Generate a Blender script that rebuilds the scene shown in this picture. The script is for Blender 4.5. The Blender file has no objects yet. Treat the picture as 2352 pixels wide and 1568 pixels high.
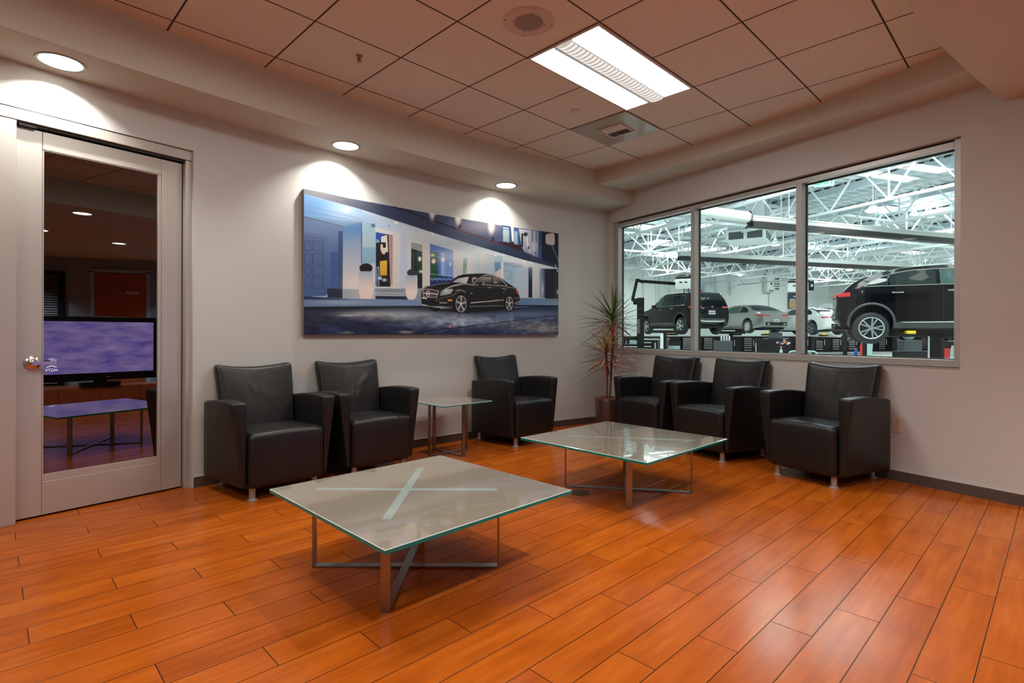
import bpy, bmesh, math, random
import numpy as np
from mathutils import Vector, Matrix
random.seed(7)
PI = math.pi
C = bpy.context.scene.collection
CAMH = 1.13
CEIL = 3.019
SOF = 2.71

# ------------------------------------------------------------------ materials
def srgb(r, g, b):
    f = lambda c: (c/12.92 if c <= .04045 else ((c+.055)/1.055)**2.4)
    return (f(r/255), f(g/255), f(b/255), 1)

def new_mat(name):
    m = bpy.data.materials.new(name); m.use_nodes = True
    nt = m.node_tree; nt.nodes.clear()
    return m, nt, nt.nodes, nt.links

def pmat(name, col, rough=.5, metal=0., bump=None, spec=.5, coat=0., vary=0., vscale=3., emit=None, estr=0., ior=1.5, attr=None, coat_rough=.05):
    m, nt, N, L = new_mat(name)
    out = N.new('ShaderNodeOutputMaterial'); b = N.new('ShaderNodeBsdfPrincipled')
    L.new(b.outputs[0], out.inputs[0])
    b.inputs['Base Color'].default_value = col
    b.inputs['Roughness'].default_value = rough
    b.inputs['Metallic'].default_value = metal
    b.inputs['Specular IOR Level'].default_value = spec
    b.inputs['IOR'].default_value = ior
    b.inputs['Coat Weight'].default_value = coat
    b.inputs['Coat Roughness'].default_value = coat_rough
    if emit:
        b.inputs['Emission Color'].default_value = emit
        b.inputs['Emission Strength'].default_value = estr
    tc = N.new('ShaderNodeTexCoord')
    if attr:
        a = N.new('ShaderNodeAttribute'); a.attribute_name = attr
        L.new(a.outputs['Color'], b.inputs['Base Color'])
    elif vary > 0:
        n = N.new('ShaderNodeTexNoise'); n.inputs['Scale'].default_value = vscale; n.inputs['Detail'].default_value = 4
        L.new(tc.outputs['Object'], n.inputs['Vector'])
        mp = N.new('ShaderNodeMapRange'); mp.inputs[3].default_value = 1-vary; mp.inputs[4].default_value = 1+vary
        L.new(n.outputs['Fac'], mp.inputs[0])
        mx = N.new('ShaderNodeVectorMath'); mx.operation = 'SCALE'
        mx.inputs[0].default_value = col[:3]; L.new(mp.outputs[0], mx.inputs['Scale'])
        L.new(mx.outputs[0], b.inputs['Base Color'])
    if bump:
        sc, st = bump
        n = N.new('ShaderNodeTexNoise'); n.inputs['Scale'].default_value = sc; n.inputs['Detail'].default_value = 3
        L.new(tc.outputs['Object'], n.inputs['Vector'])
        bp = N.new('ShaderNodeBump'); bp.inputs['Strength'].default_value = st; bp.inputs['Distance'].default_value = .01
        L.new(n.outputs['Fac'], bp.inputs['Height']); L.new(bp.outputs[0], b.inputs['Normal'])
    return m

def emat(name, col, st):
    m, nt, N, L = new_mat(name)
    o = N.new('ShaderNodeOutputMaterial'); e = N.new('ShaderNodeEmission')
    e.inputs[0].default_value = col; e.inputs[1].default_value = st
    L.new(e.outputs[0], o.inputs[0]); return m

def glassmat(name, tint, ior, gcol=(1, 1, 1, 1)):
    m, nt, N, L = new_mat(name)
    o = N.new('ShaderNodeOutputMaterial'); t = N.new('ShaderNodeBsdfTransparent'); g = N.new('ShaderNodeBsdfGlossy')
    f = N.new('ShaderNodeFresnel'); f.inputs[0].default_value = ior
    t.inputs[0].default_value = tint; g.inputs['Roughness'].default_value = 0; g.inputs[0].default_value = gcol
    ge = N.new('ShaderNodeNewGeometry'); mm = N.new('ShaderNodeMath'); mm.operation = 'MULTIPLY'; m1 = N.new('ShaderNodeMath'); m1.operation = 'SUBTRACT'; m1.inputs[0].default_value = 1
    L.new(ge.outputs['Backfacing'], m1.inputs[1]); L.new(f.outputs[0], mm.inputs[0]); L.new(m1.outputs[0], mm.inputs[1])
    x = N.new('ShaderNodeMixShader'); L.new(mm.outputs[0], x.inputs[0]); L.new(t.outputs[0], x.inputs[1]); L.new(g.outputs[0], x.inputs[2])
    L.new(x.outputs[0], o.inputs[0]); return m

class NB:
    """tiny node-math helper"""
    def __init__(s, nt): s.N = nt.nodes; s.L = nt.links
    def put(s, sock, v):
        if hasattr(v, 'is_output') or hasattr(v, 'links'): s.L.new(v, sock)
        else: sock.default_value = v
    def m(s, op, a, b=0., c=0.):
        n = s.N.new('ShaderNodeMath'); n.operation = op
        s.put(n.inputs[0], a); s.put(n.inputs[1], b); s.put(n.inputs[2], c)
        return n.outputs[0]
    def lin(s, x, y, ax, ay, c=0.):
        return s.m('ADD', s.m('ADD', s.m('MULTIPLY', x, ax), s.m('MULTIPLY', y, ay)), c)
    def mod(s, a, b):
        n = s.m('FLOORED_MODULO', a, b); return n

def world_xyz(nt):
    N = nt.nodes; g = N.new('ShaderNodeNewGeometry'); sp = N.new('ShaderNodeSeparateXYZ')
    nt.links.new(g.outputs['Position'], sp.inputs[0]); return sp.outputs

def floor_material():
    m, nt, N, L = new_mat('orange wood look floor tile'); b = NB(nt)
    out = N.new('ShaderNodeOutputMaterial'); p = N.new('ShaderNodeBsdfPrincipled'); L.new(p.outputs[0], out.inputs[0])
    x, y, z = world_xyz(nt)
    th = math.radians(45.8)
    u = b.lin(x, y, math.sin(th), math.cos(th)); v = b.lin(x, y, math.cos(th), -math.sin(th), .0575)
    row = b.m('FLOOR', b.m('DIVIDE', v, .1503))
    fv = b.m('SUBTRACT', b.m('DIVIDE', v, .1503), row)
    uu = b.m('SUBTRACT', b.m('SUBTRACT', u, .11), b.m('MULTIPLY', row, .3))
    col = b.m('FLOOR', b.m('DIVIDE', uu, .9)); fu = b.m('SUBTRACT', b.m('DIVIDE', uu, .9), col)
    dv = b.m('MULTIPLY', b.m('MINIMUM', fv, b.m('SUBTRACT', 1., fv)), .1503)
    du = b.m('MULTIPLY', b.m('MINIMUM', fu, b.m('SUBTRACT', 1., fu)), .9)
    d = b.m('MINIMUM', dv, du)
    gr = N.new('ShaderNodeMapRange'); gr.interpolation_type = 'SMOOTHSTEP'
    L.new(d, gr.inputs[0]); gr.inputs[1].default_value = .0007; gr.inputs[2].default_value = .0026
    wn = N.new('ShaderNodeTexWhiteNoise'); wn.noise_dimensions = '2D'
    cb = N.new('ShaderNodeCombineXYZ'); L.new(row, cb.inputs[0]); L.new(col, cb.inputs[1]); L.new(cb.outputs[0], wn.inputs[0])
    # wood figure along the plank
    gv = N.new('ShaderNodeCombineXYZ')
    L.new(b.m('MULTIPLY', u, 1.6), gv.inputs[0]); L.new(b.m('MULTIPLY', v, 22.), gv.inputs[1]); L.new(b.m('MULTIPLY', wn.outputs[0], 40.), gv.inputs[2])
    n1 = N.new('ShaderNodeTexNoise'); n1.inputs['Scale'].default_value = 1.7; n1.inputs['Detail'].default_value = 6; n1.inputs['Distortion'].default_value = .6
    L.new(gv.outputs[0], n1.inputs['Vector'])
    gv2 = N.new('ShaderNodeCombineXYZ')
    L.new(b.m('MULTIPLY', u, 1.2), gv2.inputs[0]); L.new(b.m('MULTIPLY', v, 4.), gv2.inputs[1]); L.new(b.m('MULTIPLY', wn.outputs[0], 17.), gv2.inputs[2])
    n2 = N.new('ShaderNodeTexNoise'); n2.inputs['Scale'].default_value = 2.6; n2.inputs['Detail'].default_value = 3
    L.new(gv2.outputs[0], n2.inputs['Vector'])
    fac = b.m('ADD', b.m('MULTIPLY', n1.outputs['Fac'], .45), b.m('ADD', b.m('MULTIPLY', n2.outputs['Fac'], .52), b.m('MULTIPLY', wn.outputs[0], .13)))
    cr = N.new('ShaderNodeValToRGB'); e = cr.color_ramp.elements
    e[0].position = .28; e[0].color = FLOOR_DARK; e[1].position = .82; e[1].color = FLOOR_LIGHT
    mid = cr.color_ramp.elements.new(.55); mid.color = FLOOR_MID
    L.new(fac, cr.inputs[0])
    mx = N.new('ShaderNodeMix'); mx.data_type = 'RGBA'
    L.new(gr.outputs[0], mx.inputs[0]); mx.inputs[6].default_value = (.028, .016, .008, 1); L.new(cr.outputs[0], mx.inputs[7])
    L.new(mx.outputs[2], p.inputs['Base Color'])
    n3 = N.new('ShaderNodeTexNoise'); n3.inputs['Scale'].default_value = 2.2
    g = N.new('ShaderNodeNewGeometry'); L.new(g.outputs['Position'], n3.inputs['Vector'])
    rg = N.new('ShaderNodeMapRange'); L.new(n3.outputs['Fac'], rg.inputs[0]); rg.inputs[3].default_value = .15; rg.inputs[4].default_value = .24
    L.new(rg.outputs[0], p.inputs['Roughness'])
    p.inputs['Specular IOR Level'].default_value = .13
    bp = N.new('ShaderNodeBump'); bp.inputs['Strength'].default_value = .5; bp.inputs['Distance'].default_value = .0015
    L.new(gr.outputs[0], bp.inputs['Height']); L.new(bp.outputs[0], p.inputs['Normal'])
    return m

def ceiling_material():
    m, nt, N, L = new_mat('ceiling tile'); b = NB(nt)
    out = N.new('ShaderNodeOutputMaterial'); p = N.new('ShaderNodeBsdfPrincipled'); L.new(p.outputs[0], out.inputs[0])
    x, y, z = world_xyz(nt); th = math.radians(45.1); s = .6096
    xo, yo = 2.0618, -3.2704
    X = b.m('ADD', x, xo); Y = b.m('ADD', y, yo)
    j = b.m('DIVIDE', b.lin(X, Y, math.sin(th), math.cos(th)), s); i = b.m('DIVIDE', b.lin(X, Y, math.cos(th), -math.sin(th)), s)
    ds = []
    for q in (i, j):
        f = b.m('SUBTRACT', q, b.m('FLOOR', q)); ds.append(b.m('MULTIPLY', b.m('MINIMUM', f, b.m('SUBTRACT', 1., f)), s))
    d = b.m('MINIMUM', ds[0], ds[1])
    gr = N.new('ShaderNodeMapRange'); L.new(d, gr.inputs[0]); gr.inputs[1].default_value = .0032; gr.inputs[2].default_value = .0046
    # fine dark reveal either side of the tee
    r2 = N.new('ShaderNodeMapRange'); L.new(b.m('ABSOLUTE', b.m('SUBTRACT', d, .0058)), r2.inputs[0]); r2.inputs[1].default_value = .0005; r2.inputs[2].default_value = .0018
    line = b.m('MULTIPLY', gr.outputs[0], b.m('ADD', b.m('MULTIPLY', r2.outputs[0], .7), .3))
    n = N.new('ShaderNodeTexNoise'); n.inputs['Scale'].default_value = 70; n.inputs['Detail'].default_value = 4
    g = N.new('ShaderNodeNewGeometry'); L.new(g.outputs['Position'], n.inputs['Vector'])
    mp = N.new('ShaderNodeMapRange'); L.new(n.outputs['Fac'], mp.inputs[0]); mp.inputs[3].default_value = .93; mp.inputs[4].default_value = 1.05
    sc = N.new('ShaderNodeVectorMath'); sc.operation = 'SCALE'; sc.inputs[0].default_value = CEIL_COL[:3]; L.new(mp.outputs[0], sc.inputs['Scale'])
    mx = N.new('ShaderNodeMix'); mx.data_type = 'RGBA'; L.new(line, mx.inputs[0]); mx.inputs[6].default_value = (.035, .015, .01, 1); L.new(sc.outputs[0], mx.inputs[7])
    L.new(mx.outputs[2], p.inputs['Base Color']); p.inputs['Roughness'].default_value = .85; p.inputs['Specular IOR Level'].default_value = .13
    return m

FLOOR_DARK = (.27, .052, .006, 1); FLOOR_MID = (.42, .090, .008, 1); FLOOR_LIGHT = (.56, .142, .015, 1)
CEIL_COL = (.70, .625, .53, 1)
M = {}
M['floor'] = floor_material()
M['ceiling'] = ceiling_material()
M['wall'] = pmat('warm grey wall paint', (.56, .56, .54, 1), .75, bump=(220, .08), spec=.25)
M['soffit'] = pmat('soffit paint', (.56, .545, .47, 1), .8, bump=(220, .08), spec=.2)
M['base'] = pmat('brown stone base', (.085, .06, .048, 1), .6, vary=.35, vscale=30)
M['caulk'] = pmat('pale caulk line', (.5, .44, .38, 1), .7)
M['alu'] = pmat('painted aluminium', (.50, .475, .44, 1), .32, .35, vary=.04, vscale=4)
M['alu_win'] = pmat('window aluminium', (.47, .45, .43, 1), .38, .3)
M['gasket'] = pmat('black rubber gasket', (.006, .006, .006, 1), .5)
M['steel'] = pmat('brushed stainless steel', (.36, .345, .33, 1), .3, 1., bump=(400, .05))
M['chrome'] = pmat('satin chrome', (.62, .6, .58, 1), .22, 1.)
def leather():
    m = pmat('black leather', (.0095, .009, .0092, 1), .40, spec=.42)
    nt = m.node_tree; N = nt.nodes; L = nt.links; p = [n for n in N if n.type == 'BSDF_PRINCIPLED'][0]
    tc = N.new('ShaderNodeTexCoord')
    v = N.new('ShaderNodeTexVoronoi'); v.inputs['Scale'].default_value = 420; L.new(tc.outputs['Object'], v.inputs['Vector'])
    n = N.new('ShaderNodeTexNoise'); n.inputs['Scale'].default_value = 6; n.inputs['Detail'].default_value = 3; n.inputs['Distortion'].default_value = 1.2; L.new(tc.outputs['Object'], n.inputs['Vector'])
    b1 = N.new('ShaderNodeBump'); b1.inputs['Strength'].default_value = .12; b1.inputs['Distance'].default_value = .001; L.new(v.outputs['Distance'], b1.inputs['Height'])
    b2 = N.new('ShaderNodeBump'); b2.inputs['Strength'].default_value = .35; b2.inputs['Distance'].default_value = .012; L.new(n.outputs['Fac'], b2.inputs['Height']); L.new(b1.outputs[0], b2.inputs['Normal'])
    L.new(b2.outputs[0], p.inputs['Normal']); return m
M['leather'] = leather()
M['seam'] = pmat('dark stitched seam', (.03, .027, .025, 1), .5)
M['legmetal'] = pmat('grey painted leg', (.42, .41, .40, 1), .35, .5)
M['tabletop'] = pmat('etched back glass', (.30, .255, .20, 1), .12, coat=1., spec=.5, coat_rough=.012, vary=.04, vscale=9)
M['strip'] = pmat('pale teal strip under glass', (.36, .44, .40, 1), .15, coat=1., coat_rough=.012)
M['edge'] = pmat('green glass edge', (.008, .20, .175, 1), .12, spec=.25, coat=.15, vary=.5, vscale=30)
M['bevel'] = pmat('polished glass rim', (.62, .72, .68, 1), .05, coat=1.)
M['brass'] = pmat('aged brass', (.32, .22, .10, 1), .35, .8)
M['outlet'] = pmat('almond plastic', (.66, .56, .45, 1), .35)
M['dark'] = pmat('dark slot', (.01, .01, .01, 1), .6)
M['white_paint'] = pmat('white enamel', (.62, .58, .54, 1), .4)
M['speaker'] = pmat('cream speaker plate', (.58, .44, .33, 1), .45)
M['troffer'] = emat('lit fixture panel', (1, .995, .93, 1), 18.5)
M['basket'] = pmat('perforated basket', (.55, .54, .5, 1), .4, emit=(1, .98, .94, 1), estr=.72)  # emission painted in to brighten the basket as if lit
M['basket_rib'] = pmat('basket rib', (.4, .39, .36, 1), .5, emit=(1, .98, .94, 1), estr=.36)  # weaker painted glow so the ribs read darker
M['trim'] = pmat('satin grey trim ring', (.24, .23, .21, 1), .35, .6)
M['lens'] = emat('lit lamp lens', (1, .97, .92, 1), 6.)
M['doorglass'] = glassmat('dark door glass', (.25, .25, .25, 1), 2.55)
M['winglass'] = glassmat('clear window glass', (.95, .985, .97, 1), 1.42)
M['black'] = pmat('black plastic', (.007, .007, .008, 1), .35, spec=.3)
M['blackmat'] = pmat('black powder coat', (.007, .0075, .008, 1), .5, spec=.25)
M['pot'] = pmat('glossy brown ceramic', (.07, .032, .028, 1), .22, coat=.6)
M['soil'] = pmat('bark mulch', (.16, .05, .022, 1), .85, vary=.7, vscale=40)
M['stem'] = pmat('ringed brown stem', (.16, .06, .035, 1), .6, vary=.5, vscale=60)
M['leaf'] = pmat('variegated leaf', (.1, .2, .04, 1), .4, attr='Col')
M['print'] = pmat('printed canvas', (.5, .5, .5, 1), .5, attr='Col', bump=(500, .1), spec=.3)
M['canvas_edge'] = pmat('grey canvas edge', (.2, .19, .18, 1), .7)
M['cherry'] = pmat('cherry wood veneer', (.36, .09, .03, 1), .4, vary=.25, vscale=6)
M['backwall'] = pmat('slate blue grey wall', (.26, .30, .36, 1), .8)
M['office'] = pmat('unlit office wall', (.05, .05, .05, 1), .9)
M['gwall'] = pmat('white workshop wall', (.84, .87, .85, 1), .6, vary=.03, vscale=1)
M['gfloor'] = pmat('pale sealed workshop floor', (.74, .79, .76, 1), .35, vary=.06, vscale=1.5)
M['gsteel'] = pmat('white painted steel', (.74, .79, .80, 1), .45)
M['ggrey'] = pmat('blue grey sheet metal', (.52, .60, .66, 1), .45)
def deck():
    m, nt, N, L = new_mat('corrugated roof deck'); b = NB(nt)
    o = N.new('ShaderNodeOutputMaterial'); p = N.new('ShaderNodeBsdfPrincipled'); L.new(p.outputs[0], o.inputs[0])
    x, y, z = world_xyz(nt)
    a = b.lin(x, y, -.383, .924)
    f = b.m('SUBTRACT', b.m('DIVIDE', a, .3), b.m('FLOOR', b.m('DIVIDE', a, .3)))
    w = b.m('GREATER_THAN', f, .62)
    mx = N.new('ShaderNodeMix'); mx.data_type = 'RGBA'; L.new(w, mx.inputs[0]); mx.inputs[6].default_value = (.66, .73, .76, 1); mx.inputs[7].default_value = (.40, .48, .53, 1)
    L.new(mx.outputs[2], p.inputs['Base Color']); p.inputs['Roughness'].default_value = .5
    bp = N.new('ShaderNodeBump'); bp.inputs['Strength'].default_value = 1; bp.inputs['Distance'].default_value = .04; L.new(w, bp.inputs['Height']); L.new(bp.outputs[0], p.inputs['Normal'])
    return m
M['deck'] = deck()
M['rail_al'] = pmat('extruded aluminium rail', (.60, .62, .60, 1), .3, .5)
M['hose'] = pmat('white wrapped hose', (.80, .82, .78, 1), .6)
M['tyre'] = pmat('tyre rubber', (.018, .019, .022, 1), .65)
M['rim'] = pmat('machined alloy', (.70, .71, .72, 1), .25, .9)
M['rimdark'] = pmat('dark alloy pocket', (.02, .02, .022, 1), .5)
M['carblack'] = pmat('black car paint', (.0025, .003, .0045, 1), .2, spec=.08, coat=.3, coat_rough=.03)
M['cargrey'] = pmat('grey car paint', (.30, .31, .29, 1), .28, .5, coat=1.)
M['carwhite'] = pmat('white car paint', (.75, .78, .77, 1), .3, coat=1.)
M['carglass'] = pmat('tinted car glass', (.010, .018, .018, 1), .04, spec=.45)
M['clearcar'] = pmat('pale car glass', (.05, .085, .08, 1), .05, spec=.35)
M['cladding'] = pmat('grey plastic cladding', (.045, .052, .062, 1), .55)
M['red'] = pmat('red lamp plastic', (.55, .012, .018, 1), .15, coat=1., emit=(1, .03, .03, 1), estr=.03)
M['redpaint'] = pmat('red paint', (.65, .02, .02, 1), .35)
M['yellow'] = pmat('yellow pad', (.80, .58, .01, 1), .5)
M['plate'] = pmat('pale plate', (.55, .58, .6, 1), .4)
M['handle'] = pmat('white drawer pull', (.85, .87, .86, 1), .35)
M['bin'] = pmat('pale blue bin', (.42, .56, .56, 1), .5)
M['blue'] = pmat('blue can', (.02, .06, .3, 1), .4)
M['orange'] = pmat('orange sticker', (.8, .3, .05, 1), .5)
M['highbay'] = emat('lit high bay lamp', (.93, .98, 1, 1), 60.)
M['strip_lamp'] = emat('lit workshop strip', (.95, 1, .98, 1), 3.)
M['skylight'] = emat('bright skylight panel', (.96, 1, .99, 1), 1.6)
M['exit'] = emat('green exit letters', (.0, .75, .35, 1), 1.2)
M['tv'] = None

# ------------------------------------------------------------------ geometry helpers
class MB:
    def __init__(s): s.v = []; s.f = []; s.m = []
    def add(s, vs, fs, mi=0):
        o = len(s.v); s.v += [tuple(p) for p in vs]
        s.f += [tuple(i+o for i in f) for f in fs]; s.m += [mi]*len(fs); return s
    def box(s, c, size, rz=0., mi=0, M3=None):
        hx, hy, hz = [q/2 for q in size]; vs = []
        for sx, sy, sz in ((-1,-1,-1),(1,-1,-1),(1,1,-1),(-1,1,-1),(-1,-1,1),(1,-1,1),(1,1,1),(-1,1,1)):
            p = Vector((sx*hx, sy*hy, sz*hz))
            if M3 is not None: p = M3 @ p
            elif rz: p = Vector((p.x*math.cos(rz)-p.y*math.sin(rz), p.x*math.sin(rz)+p.y*math.cos(rz), p.z))
            vs.append((c[0]+p.x, c[1]+p.y, c[2]+p.z))
        return s.add(vs, [(0,3,2,1),(4,5,6,7),(0,1,5,4),(1,2,6,5),(2,3,7,6),(3,0,4,7)], mi)
    def prism(s, poly, z0, z1, mi=0, mi_side=None):
        n = len(poly); a = sum(poly[i][0]*poly[(i+1)%n][1]-poly[(i+1)%n][0]*poly[i][1] for i in range(n))
        if a < 0: poly = poly[::-1]
        s.add([(x, y, z0) for x, y in poly]+[(x, y, z1) for x, y in poly], [tuple(range(n))[::-1], tuple(range(n, 2*n))], mi)
        s.add([(x, y, z0) for x, y in poly]+[(x, y, z1) for x, y in poly], [(i, (i+1)%n, n+(i+1)%n, n+i) for i in range(n)], mi if mi_side is None else mi_side)
        return s
    def bar(s, a, b, w, h=None, up=(0, 0, 1), mi=0):
        """square bar from a to b, w across, h along the up side"""
        h = h or w; a = Vector(a); b = Vector(b); d = (b-a).normalized(); u = Vector(up)
        sd = d.cross(u)
        if sd.length < 1e-4: sd = d.cross(Vector((1, 0, 0)))
        sd.normalize(); u = sd.cross(d).normalized(); vs = []
        for p in (a, b):
            for sx, sy in ((-1,-1),(1,-1),(1,1),(-1,1)): vs.append(p+sd*sx*w/2+u*sy*h/2)
        return s.add(vs, [(0,3,2,1)[::-1],(4,5,6,7)[::-1],(0,1,5,4)[::-1],(1,2,6,5)[::-1],(2,3,7,6)[::-1],(3,0,4,7)[::-1]], mi)
    def tube(s, pts, r, n=8, mi=0, cap=True):
        pts = [Vector(p) for p in pts]; rings = []; prev = None
        rr = r if isinstance(r, (list, tuple)) else [r]*len(pts)
        for k, p in enumerate(pts):
            d = (pts[min(k+1, len(pts)-1)]-pts[max(k-1, 0)]).normalized()
            ref = prev if prev is not None else (Vector((0, 0, 1)) if abs(d.z) < .9 else Vector((1, 0, 0)))
            x = ref-d*ref.dot(d); x.normalize(); prev = x; y = d.cross(x)
            rings.append([p+x*rr[k]*math.cos(2*PI*q/n)+y*rr[k]*math.sin(2*PI*q/n) for q in range(n)])
        vs = [v for R in rings for v in R]; fs = []
        for k in range(len(pts)-1):
            for q in range(n): fs.append((k*n+q, k*n+(q+1)%n, (k+1)*n+(q+1)%n, (k+1)*n+q))
        if cap: fs += [tuple(range(n))[::-1], tuple((len(pts)-1)*n+q for q in range(n))]
        return s.add(vs, fs, mi)
    def lathe(s, prof, c=(0, 0, 0), n=32, mi=0, axis='z', cap=True):
        vs = []; fs = []
        for r, z in prof:
            for q in range(n):
                a = 2*PI*q/n; p = (r*math.cos(a), r*math.sin(a), z)
                if axis == 'y': p = (p[0], -p[2], p[1])
                if axis == 'x': p = (p[2], p[0], p[1])
                vs.append((c[0]+p[0], c[1]+p[1], c[2]+p[2]))
        for k in range(len(prof)-1):
            for q in range(n): fs.append((k*n+q, k*n+(q+1)%n, (k+1)*n+(q+1)%n, (k+1)*n+q))
        if cap and prof[0][0] > 1e-6: fs.append(tuple(range(n))[::-1])
        if cap and prof[-1][0] > 1e-6: fs.append(tuple((len(prof)-1)*n+q for q in range(n)))
        return s.add(vs, fs, mi)
    def grid(s, P, mi=0, flip=False):
        h = len(P); w = len(P[0]); vs = [p for r in P for p in r]; fs = []
        for a in range(h-1):
            for b in range(w-1):
                q = (a*w+b, a*w+b+1, (a+1)*w+b+1, (a+1)*w+b); fs.append(q[::-1] if flip else q)
        return s.add(vs, fs, mi)
    def softbox(s, lo, hi, r, n=(6, 6, 6), fn=None, mi=0):
        """box with rounded edges, surface divided, then bent by fn"""
        bm = bmesh.new(); lo = Vector(lo); hi = Vector(hi); keys = {}; vs = []; fs = []
        c = [sorted(set([0., r*.4/(hi[k]-lo[k]), r/(hi[k]-lo[k])]+[r/(hi[k]-lo[k])+(1-2*r/(hi[k]-lo[k]))*q/n[k] for q in range(n[k]+1)]+[1-r*.4/(hi[k]-lo[k]), 1.])) for k in range(3)]
        for k in range(3): 
            cc = [c[k][0]]
            for q in c[k][1:]:
                if q-cc[-1] > 1e-6: cc.append(q)
            c[k] = cc
        def vid(i, j, k):
            key = (i, j, k)
            if key not in keys:
                p = Vector((lo.x+(hi.x-lo.x)*c[0][i], lo.y+(hi.y-lo.y)*c[1][j], lo.z+(hi.z-lo.z)*c[2][k]))
                q = Vector([min(max(p[a], lo[a]+r), hi[a]-r) for a in range(3)]); d = p-q
                if d.length > 1e-9:
                    # spread corner samples on the round
                    e = Vector([math.tan(max(-1, min(1, d[a]/r))*PI/4) for a in range(3)]) if sum(abs(t) > 1e-9 for t in d) > 1 else d
                    d = e.normalized()*r
                p = q+d
                if fn: p = Vector(fn(p))
                keys[key] = len(vs); vs.append(tuple(p))
            return keys[key]
        nx, ny, nz = len(c[0])-1, len(c[1])-1, len(c[2])-1
        for i in range(nx):
            for j in range(ny):
                fs.append((vid(i,j,0), vid(i,j+1,0), vid(i+1,j+1,0), vid(i+1,j,0)))
                fs.append((vid(i,j,nz), vid(i+1,j,nz), vid(i+1,j+1,nz), vid(i,j+1,nz)))
        for i in range(nx):
            for k in range(nz):
                fs.append((vid(i,0,k), vid(i+1,0,k), vid(i+1,0,k+1), vid(i,0,k+1)))
                fs.append((vid(i,ny,k), vid(i,ny,k+1), vid(i+1,ny,k+1), vid(i+1,ny,k)))
        for j in range(ny):
            for k in range(nz):
                fs.append((vid(0,j,k), vid(0,j,k+1), vid(0,j+1,k+1), vid(0,j+1,k)))
                fs.append((vid(nx,j,k), vid(nx,j+1,k), vid(nx,j+1,k+1), vid(nx,j,k+1)))
        bm.free()
        return s.add(vs, fs, mi)
    def build(s, name, mats, parent=None, smooth=None, bevel=0., loc=None):
        me = bpy.data.meshes.new(name); me.from_pydata(s.v, [], s.f); 
        if not isinstance(mats, (list, tuple)): mats = [mats]
        for q in mats: me.materials.append(q)
        for p, i in zip(me.polygons, s.m): p.material_index = i
        me.update()
        if bevel > 0:
            bm = bmesh.new(); bm.from_mesh(me); bmesh.ops.remove_doubles(bm, verts=bm.verts, dist=1e-5)
            ed = [e for e in bm.edges if len(e.link_faces) == 2 and e.calc_face_angle(0) > .5]
            bmesh.ops.bevel(bm, geom=ed, offset=bevel, segments=2, profile=.5, affect='EDGES', clamp_overlap=True)
            bm.to_mesh(me); bm.free()
        if smooth is not None:
            for p in me.polygons: p.use_smooth = True
            try: me.set_sharp_from_angle(angle=math.radians(smooth))
            except Exception: pass
        o = bpy.data.objects.new(name, me); C.objects.link(o)
        if parent: o.parent = parent
        if loc: o.location = loc
        return o

def tag(o, label=None, cat=None, group=None, kind=None):
    if label: o['label'] = label
    if cat: o['category'] = cat
    if group: o['group'] = group
    if kind: o['kind'] = kind
    return o
def thing(name, label, cat, loc=(0, 0, 0), rz=0., group=None):
    o = bpy.data.objects.new(name, None); C.objects.link(o); o.location = loc; o.rotation_euler = (0, 0, rz)
    o.empty_display_size = .1
    return tag(o, label, cat, group)
def struct(o): o['kind'] = 'structure'; return o
def copy_tree(o, parent=None):
    c = o.copy(); C.objects.link(c)
    if parent is not None: c.parent = parent
    for ch in list(o.children): copy_tree(ch, c)
    return c
def light(name, kind, loc, energy, color=(1, 1, 1), **kw):
    l = bpy.data.lights.new(name, kind); l.energy = energy; l.color = color
    for k, v in kw.items():
        if k != 'rot': setattr(l, k, v)
    o = bpy.data.objects.new(name, l); C.objects.link(o); o.location = loc
    if 'rot' in kw: o.rotation_euler = kw['rot']
    return o

# ------------------------------------------------------------------ camera
F_PX, HZ, CX, ROLL = 1237.4, 765.0, 1176.0, .003
cam = bpy.data.cameras.new('camera'); co = bpy.data.objects.new('camera', cam); C.objects.link(co)
cam.sensor_width = 36; cam.lens = F_PX/2352*36; cam.shift_y = -(784-HZ)/2352; cam.clip_end = 200; cam.clip_start = .05
co.matrix_world = Matrix.Translation((0, 0, CAMH)) @ Matrix.Rotation(PI/2, 4, 'X') @ Matrix.Rotation(ROLL, 4, 'Z')
bpy.context.scene.camera = co
def unr(x, y):
    u = (x-CX)/F_PX; v = (y-HZ)/F_PX; c, s = math.cos(ROLL), math.sin(ROLL)
    return u*c+v*s, -u*s+v*c
def at(x, y, z):
    """point of the horizontal plane z seen at photo position x, y"""
    u, v = unr(x, y); d = (CAMH-z)/v; return (u*d, d, z)
def atd(x, y, d):
    """point at distance d ahead seen at photo position x, y"""
    u, v = unr(x, y); return (u*d, d, CAMH-v*d)
# ------------------------------------------------------------------ room shell
CL = (8.902, -5.56); RL = 14.676          # curved left wall
CT = (9.729, -6.525); RT = 15.481         # curved face of the left soffit
CR = (-4.054, .49); RR = 7.633            # curved face of the right soffit
def arc(c, r, a0, a1, n): return [(c[0]+r*math.cos(math.radians(a0+(a1-a0)*k/n)), c[1]+r*math.sin(math.radians(a0+(a1-a0)*k/n))) for k in range(n+1)]
WN = (.848, .530); WD = (.530, -.848); WP = (1.2376, 6.954)
def WW(t, off=0.): return (WP[0]+WD[0]*t+WN[0]*off, WP[1]+WD[1]*t+WN[1]*off)

room_poly = arc(CL, RL+.11, 121.3, 169.1, 40)+[(-5.75, -4.4), (6.8, -4.65), (6.8, 3.05), (3.62, 3.47), WW(4.2, .11), WW(-.1, .11)]
b = MB(); b.prism(room_poly, -.06, 0.); struct(b.build('floor', M['floor']))
b = MB(); b.prism(room_poly, CEIL, CEIL+.05); struct(b.build('ceiling', M['ceiling']))

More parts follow.
